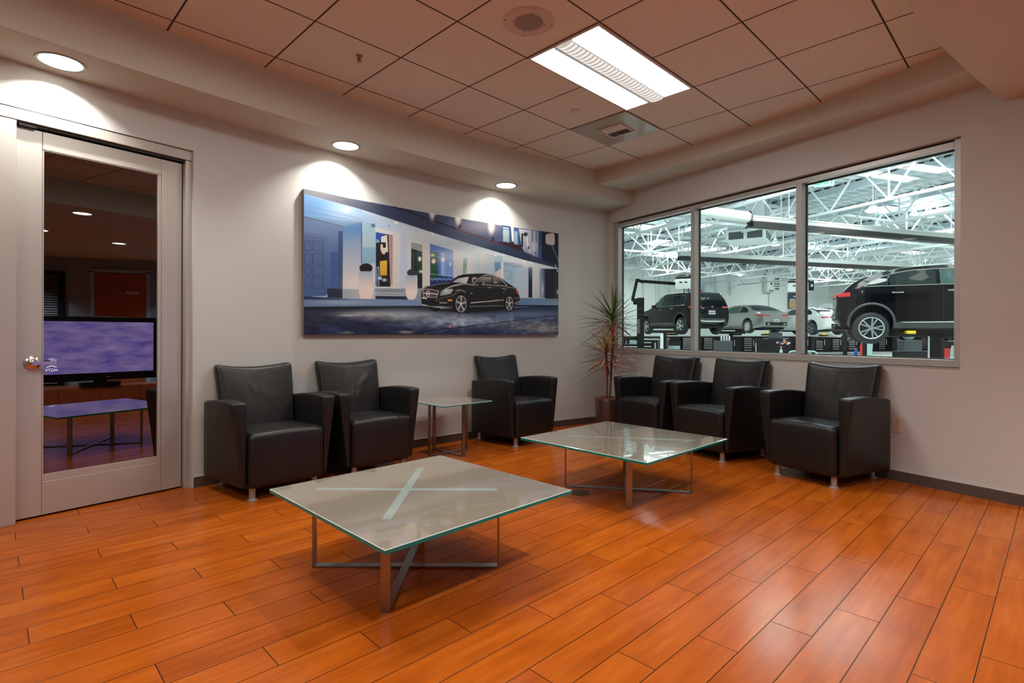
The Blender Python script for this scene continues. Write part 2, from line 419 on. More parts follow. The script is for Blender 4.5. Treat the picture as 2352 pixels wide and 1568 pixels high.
def ring_prism(b, c, r0, r1, a0, a1, n, z0, z1):
    P = arc(c, r0, a0, a1, n); Q = arc(c, r1, a0, a1, n)
    for k in range(n):
        b.prism([P[k], P[k+1], Q[k+1], Q[k]], z0, z1)
def arc_wall(b, c, r0, r1, a0, a1, n, z0, z1):
    """one closed curved slab"""
    P = arc(c, r0, a0, a1, n); Q = arc(c, r1, a0, a1, n)
    vs = [(x, y, z) for z in (z0, z1) for x, y in P]+[(x, y, z) for z in (z0, z1) for x, y in Q]; m = n+1
    fs = []
    for k in range(n):
        fs += [(k, k+1, m+k+1, m+k), (2*m+k+1, 2*m+k, 3*m+k, 3*m+k+1), (m+k, m+k+1, 3*m+k+1, 3*m+k), (k+1, k, 2*m+k, 2*m+k+1)]
    fs += [(0, m, 3*m, 2*m), (n, 2*m+n, 3*m+n, m+n)]
    b.add(vs, fs)
PHB, PHA = 139.83, 143.87
b = MB()
arc_wall(b, CL, RL, RL+.12, 121.2, PHB, 30, 0, CEIL)
arc_wall(b, CL, RL, RL+.12, PHB, PHA, 6, 2.445, CEIL)
arc_wall(b, CL, RL, RL+.12, PHA, 169.3, 30, 0, CEIL)
struct(b.build('wall_left', M['wall'], smooth=30))

b = MB()
T0, T1, Z0, Z1 = .075, 3.681, .888, 2.546
def wseg(b, t0, t1, o0, o1, z0, z1, mi=0): b.prism([WW(t0, o0), WW(t1, o0), WW(t1, o1), WW(t0, o1)], z0, z1, mi)
wseg(b, -.15, 4.25, 0, .17, 0, Z0); wseg(b, -.15, 4.25, 0, .17, Z1, 5.3)
wseg(b, -.15, T0, 0, .17, Z0, Z1); wseg(b, T1, 4.25, 0, .17, Z0, Z1)
struct(b.build('wall_window', M['wall']))
b = MB(); b.prism([WW(4.24, 0), (6.78, 2.93), (6.8, 3.05), WW(4.25, .17)], 0, CEIL); struct(b.build('wall_side', M['backwall']))
b = MB(); b.prism([(6.68, 2.95), (6.8, 2.95), (6.8, -4.65), (6.68, -4.65)], 0, CEIL); struct(b.build('wall_right', M['backwall']))
b = MB(); b.prism([(6.75, -4.55), (6.75, -4.68), (-5.75, -4.42), (-5.75, -4.28)], 0, CEIL)
b.prism([(-5.65, -4.35), (-5.77, -4.35), (-5.62, -2.75), (-5.5, -2.75)], 0, CEIL); struct(b.build('wall_back', M['wall']))

# soffits, with round openings for the recessed lamps
lampsL = [(-2.65, 3.159), (-1.41, 4.559), (-.068, 5.768)]
lampsB = [(1.62, 1.62), (4.30, 1.05), (3.2, .40), (5.6, 2.05), (5.55, -1.7)]
def punched(name, poly, z0, z1, holes, smooth=None):
    b = MB(); b.prism(poly, z0, z1); o = b.build(name, M['soffit'])
    cut = MB()
    for x, y in holes: cut.lathe([(.112, z0-.03), (.112, z0+.14)], (x, y, 0), 40)
    c = cut.build('cutter', M['soffit'])
    md = o.modifiers.new('b', 'BOOLEAN'); md.operation = 'DIFFERENCE'; md.object = c; md.solver = 'EXACT'
    dg = bpy.context.evaluated_depsgraph_get(); me = bpy.data.meshes.new_from_object(o.evaluated_get(dg))
    o.modifiers.clear(); o.data = me; me.name = name
    bpy.data.objects.remove(c, do_unlink=True)
    for p in me.polygons: p.use_smooth = abs(p.normal.z) < .5
    try: me.set_sharp_from_angle(angle=math.radians(30))
    except Exception: pass
    return struct(o)
polyL = arc(CT, RT, 121.9, 162, 60)+arc(CL, RL+.05, 166, 121.3, 50)
punched('ceiling_soffit_left', polyL, SOF, CEIL+.01, lampsL)
polyR = arc(CR, RR, 51.5, 18, 40)+[WW(4.2, .05), WW(-.12, .05)]
b = MB(); b.prism(polyR, 2.857, CEIL+.01); struct(b.build('ceiling_soffit_right', M['soffit'], smooth=25))
edge = [at(x, y, 2.705)[:2] for x, y in [(2314.5, 233.4), (2262, 195), (2217.6, 158.2), (2173, 117.3), (2100, 29.3), (2083.6, 0)]]
# smooth the traced edge and carry it on behind the camera
ctrl = [WW(4.0, .05)]+[edge[0], edge[2], edge[4], (1.25, 1.90), (.80, 1.25), (.50, .4), (.40, -.8), (.5, -4.7)]
def catmull(P, n=8):
    out = []
    for k in range(len(P)-1):
        p0 = P[max(k-1, 0)]; p1 = P[k]; p2 = P[k+1]; p3 = P[min(k+2, len(P)-1)]
        for q in range(n):
            t = q/n
            out.append(tuple(.5*((2*p1[a])+(-p0[a]+p2[a])*t+(2*p0[a]-5*p1[a]+4*p2[a]-p3[a])*t*t+(-p0[a]+3*p1[a]-3*p2[a]+p3[a])*t**3) for a in range(len(p1))))
    out.append(tuple(P[-1])); return out
polyB = catmull(ctrl)+[(6.75, -4.62), (6.75, 3.0), WW(4.22, .02)]
punched('ceiling_bulkhead', polyB, 2.705, CEIL+.012, lampsB)

# baseboards
def arc_strip(name, a0, a1, z0, z1, th, mat, n=24):
    b = MB(); arc_wall(b, CL, RL-th, RL+.002, a0, a1, n, z0, z1); return struct(b.build(name, mat, smooth=30))
arc_strip('baseboard_left', 121.75, PHB-.02, 0, .078, .010, M['base'])
arc_strip('trim_1', 121.75, PHB-.02, .078, .081, .011, M['caulk'])
arc_strip('baseboard_left', PHA+.02, 168.9, 0, .078, .010, M['base'])
b = MB(); wseg(b, .02, 4.25, -.012, .0, 0, .078); struct(b.build('baseboard_right', M['base']))
b = MB(); wseg(b, .02, 4.25, -.013, .0, .078, .081); struct(b.build('trim_2', M['caulk']))

# ------------------------------------------------------------------ window
win = thing('window_1', None, None); struct(win)
F0, F1 = .045, .145    # frame depth behind the wall face
b = MB()
wseg(b, T0+.004, T0+.064, F0, F1, Z0+.004, Z1-.004); wseg(b, T1-.052, T1-.004, F0, F1, Z0+.004, Z1-.004)
wseg(b, T0+.064, T1-.052, F0, F1, Z0+.004, .945); wseg(b, T0+.064, T1-.052, F0, F1, 2.488, Z1-.018)
b.build('window_frame', M['alu_win'], win, bevel=.002)
b = MB(); wseg(b, T0+.001, T1-.001, F0+.012, F0+.02, Z1-.02, Z1-.001); wseg(b, T0+.001, T1-.001, F0+.012, F0+.02, Z0, Z0+.006); b.build('window_joint', M['gasket'], win)
for a in (1.277, 2.455):
    b = MB(); wseg(b, a, a+.052, F0, F1, .945, 2.488); b.build('window_mullion', M['alu_win'], win, bevel=.002)
for a, c in ((T0+.064, 1.277), (1.329, 2.455), (2.507, T1-.052)):
    b = MB()
    for t0, t1, z0, z1 in ((a, c, .945, .952), (a, c, 2.478, 2.488), (a, a+.006, .952, 2.478), (c-.006, c, .952, 2.478)): wseg(b, t0, t1, .118, .140, z0, z1)
    b.build('window_gasket', M['gasket'], win)
    b = MB(); wseg(b, a+.004, c-.004, .126, .132, .949, 2.484); b.build('window_pane', M['winglass'], win)
b = MB(); wseg(b, T0, T1, -.004, .046, Z0-.006, Z0+.0005); b.build('window_sill', M['alu_win'], win)

# ------------------------------------------------------------------ door
DO = (-2.9455, 3.0900); DU = (.603, .798); DN = (.798, -.603)
def DW(u, n, z): return (DO[0]+DU[0]*u+DN[0]*n, DO[1]+DU[1]*u+DN[1]*n, z)
def dbox(b, u0, u1, n0, n1, z0, z1, mi=0):
    b.prism([DW(u0, n0, 0)[:2], DW(u1, n0, 0)[:2], DW(u1, n1, 0)[:2], DW(u0, n1, 0)[:2]], z0, z1, mi)
door = thing('door_1', None, None); struct(door)
b = MB(); dbox(b, .004, .078, -.10, -.012, 0, 2.371); dbox(b, .992, 1.036, -.10, -.012, 0, 2.371); dbox(b, .004, 1.036, -.10, -.010, 2.374, 2.441)
b.build('door_frame', M['alu'], door, bevel=.003)
b = MB(); dbox(b, .0, 1.04, -.105, -.03, 2.36, 2.4455); dbox(b, 0, .02, -.105, -.03, 0, 2.44); dbox(b, 1.02, 1.04, -.105, -.03, 0, 2.44); dbox(b, .08, .985, -.13, -.11, 0, 2.4); 
b.build('door_rebate', M['gasket'], door)
leaf = MB()
dbox(leaf, .083, .2045, -.093, -.060, .012, 2.352); dbox(leaf, .8555, .9835, -.093, -.060, .012, 2.352)
dbox(leaf, .2055, .8545, -.093, -.060, 2.243, 2.352); dbox(leaf, .2055, .8545, -.093, -.060, .012, .213)
leaf.build('door_leaf', M['alu'], door, bevel=.002)
b = MB()
for u0, u1, z0, z1 in ((.206, .213, .214, 2.242), (.831, .854, .214, 2.242), (.213, .831, 2.236, 2.242), (.213, .831, .214, .257)): dbox(b, u0, u1, -.090, -.0635, z0, z1)
b.build('glass_stop', M['alu'], door, bevel=.0015)
b = MB(); dbox(b, .210, .835, -.078, -.074, .25, 2.238); b.build('door_pane', M['doorglass'], door)
b = MB(); dbox(b, .09, .17, -.075, -.02, 2.352, 2.368); b.build('door_stop', M['gasket'], door)
# lever handle
hb = MB(); c0 = Vector(DW(.158, -.060, .942)); n3 = Vector((DN[0], DN[1], 0)); u3 = Vector((DU[0], DU[1], 0))
def dish(b, prof, c, ax, n=28, mi=0):
    x = Vector((0, 0, 1)); y = ax.cross(x); vs = []; fs = []
    for r, h in prof:
        for q in range(n): vs.append(c+ax*h+x*r*math.cos(2*PI*q/n)+y*r*math.sin(2*PI*q/n))
    for k in range(len(prof)-1):
        for q in range(n): fs.append((k*n+q, k*n+(q+1)%n, (k+1)*n+(q+1)%n, (k+1)*n+q)[::-1])
    fs.append(tuple((len(prof)-1)*n+q for q in range(n))[::-1]); b.add(vs, fs, mi)
dish(hb, [(.042, 0), (.042, .004), (.038, .010), (.026, .015), (.016, .017), (.013, .03), (.013, .052)], c0, n3)
p0 = c0+n3*.05
hb.bar(p0-u3*.012, p0+u3*.104, .016, .021); 
hb.build('door_handle', M['chrome'], door, smooth=35)

# dark office behind the door
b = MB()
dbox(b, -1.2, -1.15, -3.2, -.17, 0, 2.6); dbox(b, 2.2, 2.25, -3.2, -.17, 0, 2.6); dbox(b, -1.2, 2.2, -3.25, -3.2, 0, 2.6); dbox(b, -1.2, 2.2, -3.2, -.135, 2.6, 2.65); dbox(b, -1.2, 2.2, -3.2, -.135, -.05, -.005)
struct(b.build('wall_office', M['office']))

# ------------------------------------------------------------------ ceiling fixtures
GS = .6096; GT = math.radians(45.1)
def G(i, j): return (-2.0618+GS*(j*math.sin(GT)+i*math.cos(GT)), 3.2704+GS*(j*math.cos(GT)-i*math.sin(GT)))
GROT = PI/2-GT     # local x runs along j
def make_troffer(loc, label):
    t = thing('ceiling_light', label, 'ceiling light', (loc[0], loc[1], CEIL), GROT, 'fluorescent ceiling lights')
    w, h = 1.205, .592
    b = MB(); e = .014
    b.box((0, h/2-e/2, -.004), (w, e, .012)); b.box((0, -h/2+e/2, -.004), (w, e, .012)); b.box((w/2-e/2, 0, -.004), (e, h-2*e, .012)); b.box((-w/2+e/2, 0, -.004), (e, h-2*e, .012))
    b.build('fixture_frame', M['white_paint'], t)
    for s in (-1, 1):
        b = MB(); P = []
        for q in range(7):
            y = s*(.075+(h/2-e-.075)*q/6); z = -.003-.001*q
            P.append([(-w/2+e, y, z), (w/2-e, y, z)])
        b.grid(P, flip=(s < 0)); b.build('light_panel', M['troffer'], t)
    b = MB(); P = []
    nx = 56
    for q in range(9):
        a = PI*q/8; P.append([(-w/2+e+(w-2*e)*k/nx, -.062*math.cos(a), -.004-.022*math.sin(a)*(1 if k % 2 else .88)) for k in range(nx+1)])
    b.grid(P, flip=True); b.m = [1 if (q % nx) % 2 == 0 and 0 < q//nx < 7 else 0 for q in range(len(b.m))]; b.build('basket', [M['basket'], M['basket_rib']], t, smooth=20)
    b = MB()
    for s in (-1, 1): b.box((0, s*.070, -.010), (w-2*e, .007, .014))
    b.build('basket_rail', M['steel'], t)
    return t
def cell_center(i, j, di=1, dj=2): a = G(i, j); c = G(i+di, j+dj); return ((a[0]+c[0])/2, (a[1]+c[1])/2)
make_troffer(cell_center(2, 3), 'rectangular white fluorescent ceiling light with a ribbed basket down its middle')
for k, (i, j) in enumerate([(2, -1), (6, -1), (2, -5), (6, -5)]):  # unseen fixtures added on the ceiling grid as general fill
    make_troffer(cell_center(i, j), ['lit ceiling light over the entrance side beyond the top of the frame', 'lit ceiling light straight above the camera', 'lit ceiling light behind the camera nearest the curved wall', 'lit ceiling light behind the camera nearest the bulkhead'][k])

def make_downlight(x, y, z, label, e, col=(1, .975, .885)):
    t = thing('downlight', label, 'recessed light', (x, y, z), 0, 'round recessed downlights')
    b = MB(); b.lathe([(.098, .03), (.102, -.001), (.104, -.004), (.118, -.005), (.1195, -.001), (.1195, .0005), (.104, .0005)], n=48, cap=False); b.build('trim_ring', M['trim'], t, smooth=40)
    b = MB(); P = [(.100, .0), (.097, .05), (.085, .09), (.06, .118), (.04, .125)]; b.lathe([(r, h) for r, h in P], n=40, cap=False); 
    o = b.build('reflector', M['can'], t, smooth=60)
    b = MB(); b.lathe([(.0001, .1115), (.048, .1115), (.048, .119)], n=32); b.build('lamp_lens', M['lens'], t)
    l = light('downlight_lamp', 'SPOT', (0, 0, .095), e, col, spot_size=math.radians(146), spot_blend=.25, shadow_soft_size=.03)
    l.parent = t
    return t
M['can'] = pmat('white lamp reflector', (.85, .83, .8, 1), .35, emit=(1, .97, .93, 1), estr=1.6)  # emission paints a glow on the reflector for the lamp light
E_DL = 62
make_downlight(*lampsL[0], SOF, 'recessed round downlight above the glazed door', E_DL*.85)
make_downlight(*lampsL[1], SOF, 'recessed round downlight above the left part of the car picture', E_DL*.8)
make_downlight(*lampsL[2], SOF, 'recessed round downlight above the right part of the car picture, farthest along the soffit', E_DL*.62)
make_downlight(*lampsB[0], 2.705, 'recessed downlight in the bulkhead, upper one mirrored in the door glass', 150)
make_downlight(*lampsB[1], 2.705, 'recessed downlight in the bulkhead, lower one mirrored in the door glass', 150)
make_downlight(*lampsB[2], 2.705, 'recessed downlight in the bulkhead, mirrored at the left edge of the door glass', 14)

make_downlight(*lampsB[3], 2.705, 'downlight before the wooden door on the far side, under the bulkhead', 520, (.6, .8, 1))  # added fill so the far room shows in the door glass
make_downlight(*lampsB[4], 2.705, 'downlight before the louvred shutter on the far side', 420, (.6, .8, 1))  # second added fill, same bluish tint
# ceiling speaker
t = thing('ceiling_speaker', 'round cream loudspeaker grille in the ceiling beside the lit panel', 'speaker', (.095, 3.27, CEIL))
b = MB(); b.lathe([(.088, -.004), (.14, -.005), (.155, -.004), (.160, .0), (.160, .001), (.088, .001)], n=64, cap=False); b.build('speaker_plate', M['speaker'], t, smooth=30)
b = MB(); b.lathe([(.0001, -.0045), (.090, -.0045), (.090, .001)], n=64)
def grille_mat():
    m, nt, N, L = new_mat('perforated grille'); nb = NB(nt)
    o = N.new('ShaderNodeOutputMaterial'); p = N.new('ShaderNodeBsdfPrincipled'); L.new(p.outputs[0], o.inputs[0])
    tc = N.new('ShaderNodeTexCoord'); sp = N.new('ShaderNodeSeparateXYZ'); L.new(tc.outputs['Object'], sp.inputs[0])
    r = nb.m('SQRT', nb.m('ADD', nb.m('POWER', sp.outputs[0], 2.), nb.m('POWER', sp.outputs[1], 2.)))
    f = nb.m('DIVIDE', r, .0062); f = nb.m('SUBTRACT', f, nb.m('FLOOR', f)); w = nb.m('GREATER_THAN', f, .52)
    mx = N.new('ShaderNodeMix'); mx.data_type = 'RGBA'; L.new(w, mx.inputs[0]); mx.inputs[6].default_value = (.5, .37, .28, 1); mx.inputs[7].default_value = (.05, .025, .02, 1)
    L.new(mx.outputs[2], p.inputs['Base Color']); p.inputs['Roughness'].default_value = .5; return m
b.build('speaker_grille', grille_mat(), t)
for r in (.098, .146):
    for q in range(4):
        b = MB(); b.lathe([(.0045, -.0075), (.0045, 0)], (r*math.cos(q*PI/2+.2), r*math.sin(q*PI/2+.2), 0), 10); b.build('screw', M['brass'], t)
# air diffuser
c = cell_center(1, 5, 1, 1)
t = thing('air_vent', 'square metal ceiling plate with a small louvred air vent', 'vent', (c[0], c[1], CEIL), GROT)
b = MB(); b.box((0, 0, -.004), (.592, .592, .008)); b.build('vent_plate', pmat('grey enamel plate', (.38, .33, .27, 1), .24, .1, coat=.25), t, bevel=.002)
b = MB(); b.box((0, 0, -.0085), (.222, .222, .004)); b.build('vent_throat', M['dark'], t)
for s in (-1, 1):
    b = MB()
    for q in range(7):
        y = -.104+.03*q+.01
        b.box((s*.055, y, -.0165), (.104, .016, .002), M3=Matrix.Rotation(math.radians(35)*s, 3, 'X'))
    b.build('vent_louvres', M['outlet'], t)
b = MB(); b.box((0, .116, -.012), (.25, .012, .012)); b.box((0, -.116, -.012), (.25, .012, .012)); b.box((.119, 0, -.012), (.012, .22, .012)); b.box((-.119, 0, -.012), (.012, .22, .012)); b.box((0, 0, -.014), (.006, .22, .014))
b.build('vent_rim', M['outlet'], t)
# sprinklers
t = thing('fire_sprinkler', 'small brass sprinkler head hanging from a ceiling tile', 'sprinkler', (-1.048, 3.676, CEIL))
b = MB(); b.lathe([(.022, 0), (.022, -.006), (.014, -.009), (.012, -.012), (.012, -.04), (.016, -.042), (.016, -.046), (.0001, -.046)], n=20); b.build('sprinkler_body', M['brass'], t, smooth=40)
b = MB(); b.lathe([(.040, 0), (.040, -.004), (.036, -.006), (.0001, -.007)], n=32)
o = b.build('sprinkler_cover', M['soffit'], None, smooth=40, loc=(.53, 4.57, CEIL)); tag(o, 'flat round sprinkler cover disc in a ceiling tile', 'sprinkler')
# floor drain
p = at(1331, 1131.5, 0)
t = thing('floor_cover', 'round brass cover plate set in the floor by the nearer glass table', 'floor plate', (p[0], p[1], 0))
b = MB(); b.lathe([(.0001, .003), (.074, .003), (.078, .001), (.078, 0)], n=48); b.build('cover_plate', M['brass'], t, smooth=40)
b = MB()
for q in range(-5, 6):
    L_ = math.sqrt(max(0, .068**2-(q*.012)**2)); b.box((q*.012, 0, .0035), (.005, 2*L_, .001)); 
b.build('cover_slots', M['dark'], t)
# outlet
t = thing('wall_outlet', 'almond double wall socket beside the rightmost armchair', 'outlet')
b = MB(); wseg(b, 3.256, 3.332, -.006, 0, .371, .492); b.build('outlet_plate', M['outlet'], t, bevel=.002)
b = MB()
for z in (.408, .455):
    wseg(b, 3.279, 3.309, -.009, -.005, z-.017, z+.017)
b.build('outlet_face', M['outlet'], t, bevel=.003)
b = MB()
for z in (.408, .455):
    wseg(b, 3.2865, 3.289, -.0098, -.0085, z, z+.009); wseg(b, 3.299, 3.3015, -.0098, -.0085, z, z+.009); wseg(b, 3.2915, 3.2965, -.0098, -.0085, z-.011, z-.006)
for z in (.378, .485, .4315): wseg(b, 3.292, 3.296, -.0075, -.005, z-.002, z+.002)
b.build('outlet_slots', M['dark'], t)
# ------------------------------------------------------------------ armchairs
def make_chair(loc, ang, label, seed=1):
    """front faces local -y; ang = direction of the back measured from +Y towards +X"""
    t = thing('armchair', label, 'armchair', (loc[0], loc[1], 0), -ang, 'black leather armchairs of the waiting area')
    cr = random.Random(seed); nb = 7 if seed == 2 else 4
    creases = [(cr.uniform(-.06, .14), cr.uniform(.56, .74), cr.uniform(1.0, 2.1), cr.uniform(.03, .07), cr.uniform(.003, .0065)*(1.5 if seed == 2 else .8)) for _ in range(nb)]
    folds = [(cr.uniform(-.12, .12), cr.uniform(.26, .42), cr.uniform(-.5, .5), cr.uniform(.05, .11), cr.uniform(.003, .005)) for _ in range(4)]
    def ridge(u, v, L):
        s = 0
        for cx, cy, an, ln, am in L:
            dx, dy = u-cx, v-cy; al = dx*math.cos(an)+dy*math.sin(an); pe = -dx*math.sin(an)+dy*math.cos(an)+2.5*al*al
            s += am*math.exp(-(pe/.014)**2-(al/ln)**2)
        return s
    def seat_fn(p):
        x, y, z = p
        if z > .44: z += ridge(x, y, folds)
        if z > .3:
            k = (z-.3)/.15
            z += k*(.012*(1-(x/.27)**2)*(1-((y-.22)/.34)**2)) - k*.012*max(0, (y-.1)/.4)
        return (x, y, z)
    b = MB(); b.softbox((-.262, -.025, .085), (.262, .50, .452), .038, (20, 22, 5), seat_fn); b.build('seat', M['leather'], t, smooth=60)
    def back_fn(p):
        x, y, z = p
        if y < .47: y -= ridge(x, z, creases)
        l = max(0, z-.42)
        y += .17*l+.10*l*l
        k = max(0, (z-.42)/.475)
        w = 1+.075*k
        q = 1-(x/.262)**2
        z -= k**2*.030*q
        y += .028*k*q - .012*(1-k)*q*(1 if z > .42 else 0)
        return (x*w, y, z)
    b = MB(); b.softbox((-.262, .455, .09), (.262, .555, .895), .030, (26, 2, 40), back_fn); b.build('backrest', M['leather'], t, smooth=60)
    for s in (-1, 1):
        def arm_fn(p):
            x, y, z = p
            yy = min(max(y/.57, 0), 1); zz = min(max((z-.095)/.57, 0), 1)
            o = (abs(x)-.266)/.099
            taper = (1-yy)*(1-zz)
            x2 = .266+(abs(x)-.266)*(1-.74*taper)
            top = z > .4
            k = (z-.095)/.57
            z += k*(.012*math.sin(PI*min(1, yy*1.05))-.030*yy**1.5)
            y += .010*(1-zz)*(1-yy)
            return (s*x2, y, z)
        b = MB(); b.softbox((.266, 0., .095), (.365, .575, .665), .020, (2, 8, 8), arm_fn)
        if s < 0: b.f = [f[::-1] for f in b.f]
        b.build('armrest', M['leather'], t, smooth=60)
        # stitched seams along the arm
        b = MB(); P = []
        for q in range(13):
            y = .012+.545*q/12; pt = arm_fn(Vector((.354, y, .6615))); P.append((pt[0], pt[1], pt[2]+.0006))
        b.tube(P, .0016, 5)
        P = []
        for q in range(8):
            z = .12+.53*q/7; pt = arm_fn(Vector((.352, .0022, z))); P.append((pt[0], pt[1]-.001, pt[2]))
        b.tube(P, .0016, 5); b.build('arm_seam', M['seam'], t)
        for y, nm in ((.045, 'leg'), (.605 if False else .53, 'leg')):
            b = MB(); b.lathe([(.0001, 0), (.034, 0), (.034, .006), (.026, .010), (.0205, .016), (.0215, .10), (.0215, .125)], (s*.217, y+(.075 if y > .3 else 0), 0), 24)
            b.build(nm, M['legmetal'], t, smooth=40)
    for s in (-1, 1):
        b = MB(); P = []
        for q in range(11):
            z = .44+.43*q/10; pt = back_fn(Vector((s*.236, .4549, z))); P.append((pt[0], pt[1]-.0008, pt[2]))
        b.tube(P, .0016, 5); b.build('back_seam', M['seam'], t)
        b = MB(); P = [(s*.242, -.0255, .12), (s*.242, -.0262, .30), (s*.242, -.0262, .40), (s*.242, -.0225, .432), (s*.242, -.010, .449), (s*.242, .012, .4535), (s*.242, .2, .4565)]
        b.tube(P, .0014, 5); b.build('seat_seam', M['seam'], t)
    b = MB(); b.box((0, .30, .088), (.48, .50, .03)); b.box((0, .585, .105), (.46, .06, .05)); b.build('base_frame', M['blackmat'], t)
    return t
for k_, (x, y, a, lb) in enumerate([
    (-1.562, 3.752, -46.0, 'black leather armchair nearest the glazed door'),
    (-1.036, 4.308, -44.0, 'black leather armchair between the door side chair and the small glass side table, creased back'),
    (.230, 5.480, -43.0, 'black leather armchair under the right end of the car picture, leaf shadows on its back'),
    (1.293, 5.532, 56.5, 'black leather armchair right beside the potted plant'),
    (1.710, 4.917, 59.5, 'black leather armchair in the middle of the three under the window'),
    (2.218, 4.122, 58.4, 'black leather armchair nearest the wall socket, standing apart from the other two')]):
    make_chair((x, y), math.radians(a), lb, k_+1)

# ------------------------------------------------------------------ glass tables
def make_table(name, label, cat, group, c, z, size, grot, bc, brot, legs, bw, thick=.010, th=.018, strip_len=None):
    """c glass centre, grot glass rotation; bc base centre, brot base rotation; legs = 4 leg offsets around bc"""
    t = thing(name, label, cat, (bc[0], bc[1], 0), 0, group)
    g = (c[0]-bc[0], c[1]-bc[1]); h = size/2; e = .0025
    def R(x, y, r=grot): return (g[0]+x*math.cos(r)-y*math.sin(r), g[1]+x*math.sin(r)+y*math.cos(r))
    b = MB(); q = h-e
    outer = [R(-h, -h), R(h, -h), R(h, h), R(-h, h)]; inner = [R(-q, -q), R(q, -q), R(q, q), R(-q, q)]
    vs = [(x, y, z) for x, y in inner]+[(x, y, z-e) for x, y in outer]+[(x, y, z-th+e*.5) for x, y in outer]+[(x, y, z-th) for x, y in inner]
    b.add(vs, [(0, 1, 2, 3)], 0); b.add(vs, [(15-a) if False else a for a in [(7+8, 6+8, 5+8, 4+8)]] if False else [(15, 14, 13, 12)], 0)
    for k in range(4):
        n = (k+1) % 4
        b.add(vs, [(4+k, 4+n, n, k)], 2); b.add(vs, [(8+k, 8+n, 4+n, 4+k)], 1); b.add(vs, [(12+k, 12+n, 8+n, 8+k)], 2)
    b.build('glass_top', [M['tabletop'], M['edge'], M['bevel']], t)
    zt = z-th
    L = [(x*math.cos(brot)-y*math.sin(brot), x*math.sin(brot)+y*math.cos(brot)) for x, y in legs]
    for a, cc in ((0, 2), (1, 3)):
        A = Vector((L[a][0], L[a][1], 0)); B = Vector((L[cc][0], L[cc][1], 0)); d = (B-A).normalized()
        oz = .005+(.0006 if a else 0); b = MB(); b.bar(A+d*thick*1.02+Vector((0, 0, oz)), B-d*thick*1.02+Vector((0, 0, oz)), bw-.0006, thick); b.build('floor_bar', M['steel'], t, bevel=.0008)
        b = MB(); b.bar(A+d*thick*1.02+Vector((0, 0, zt-.006-oz*.1)), B-d*thick*1.02+Vector((0, 0, zt-.006-oz*.1)), bw-.0006, thick); b.build('top_bar', M['steel'], t, bevel=.0008)
        for P, s in ((A, 1), (B, -1)):
            b = MB(); b.bar(P+d*s*thick/2+Vector((0, 0, .0)), P+d*s*thick/2+Vector((0, 0, zt)), thick, bw, up=tuple(d.cross(Vector((0, 0, 1))))); b.build('leg', M['steel'], t, bevel=.0008)
        b = MB(); A2 = A+d*(.012+(0 if strip_len is None else 0)); B2 = B-d*.012
        b.bar(A2+Vector((0, 0, z-.0004+(.0002 if a else 0))), B2+Vector((0, 0, z-.0004+(.0002 if a else 0))), bw, .0012); b.build('bonding_strip', M['strip'], t)
    return t
make_table('coffee_table', 'low square glass coffee table nearest the camera, on crossed steel straps', 'coffee table', 'square glass tables', (-.44, 2.606), .374, 1.035, math.radians(45), (-.508, 2.607), 0.,
           [(.45, 0), (0, .43), (-.45, 0), (0, -.432)], .040)
make_table('coffee_table', 'low square glass coffee table nearer the window chairs, mirroring the plant', 'coffee table', 'square glass tables', (.812, 3.905), .374, 1.055, math.radians(44), (.838, 3.905), math.radians(-10.5),
           [(.452, 0), (0, .452), (-.452, 0), (0, -.452)], .040)
make_table('side_table', 'small square glass side table between two armchairs by the curved wall', 'side table', 'square glass tables', (-.585, 5.03), .50, .57, math.radians(45), (-.597, 5.085), 0.,
           [(.160, .147), (-.160, .147), (-.160, -.147), (.160, -.147)], .038, th=.012)

# ------------------------------------------------------------------ potted plant
pl = thing('potted_plant', 'tall spiky dracaena in a glossy brown pot in the corner by the window', 'plant', (1.117, 6.24, 0))
b = MB(); b.lathe([(.0001, .002), (.150, .002), (.154, .01), (.155, .375), (.152, .382), (.143, .382), (.141, .36), (.0001, .36)], n=48); b.build('pot', M['pot'], pl, smooth=40)
b = MB(); rnd = random.Random(3)
for q in range(260):
    r = .135*math.sqrt(rnd.random()); a = rnd.random()*2*PI; s = .012+.014*rnd.random()
    b.box((r*math.cos(a), r*math.sin(a), .372+.022*(1-r/.14)+rnd.random()*.012), (s*1.6, s, s*.5), M3=Matrix.Rotation(rnd.random()*6, 3, 'Z') @ Matrix.Rotation(rnd.random()-.5, 3, 'X'))
b.box((0, 0, .362), (.19, .19, .02)); o = b.build('mulch', M['soil'], pl); o['kind'] = 'stuff'
def px(x, y, d=6.22):
    p = atd(x, y, d); return (p[0]-1.117, p[1]-6.24, p[2])
stem1 = catmull([px(1401, 910), px(1404, 850), px(1407, 790), px(1408, 755), px(1407.5, 728)], 4)
stem2 = catmull([px(1394, 912, 6.17), px(1395, 870, 6.15), px(1394, 840, 6.14), px(1391, 800, 6.14)], 4)
for S_, r in ((stem1, .0125), (stem2, .0115)):
    b = MB(); b.tube(S_, [r*(1.12 if k % 2 else .96) for k in range(len(S_))], 10); b.build('stem', M['stem'], pl, smooth=50)
def leaf(b, cols, base, direc, L, w, droop, c0, c1):
    n = 7; d = Vector(direc).normalized(); sd = d.cross(Vector((0, 0, 1)))
    if sd.length < .05: sd = Vector((1, 0, 0))
    sd.normalize(); p = Vector(base); P = []; cur = d.copy()
    for k in range(n+1):
        t = k/n; ww = w*(.55+.9*t if t < .35 else 1.0*(1-(t-.35)/.65)**.8+.02)
        up = sd.cross(cur).normalized()
        P.append([p-sd*ww/2+up*ww*.18, p.copy(), p+sd*ww/2+up*ww*.18])
        cols.append([c1, c0, c1])
        p = p+cur*(L/n); cur = (cur+Vector((0, 0, -droop/n))).normalized()
    b.grid(P)
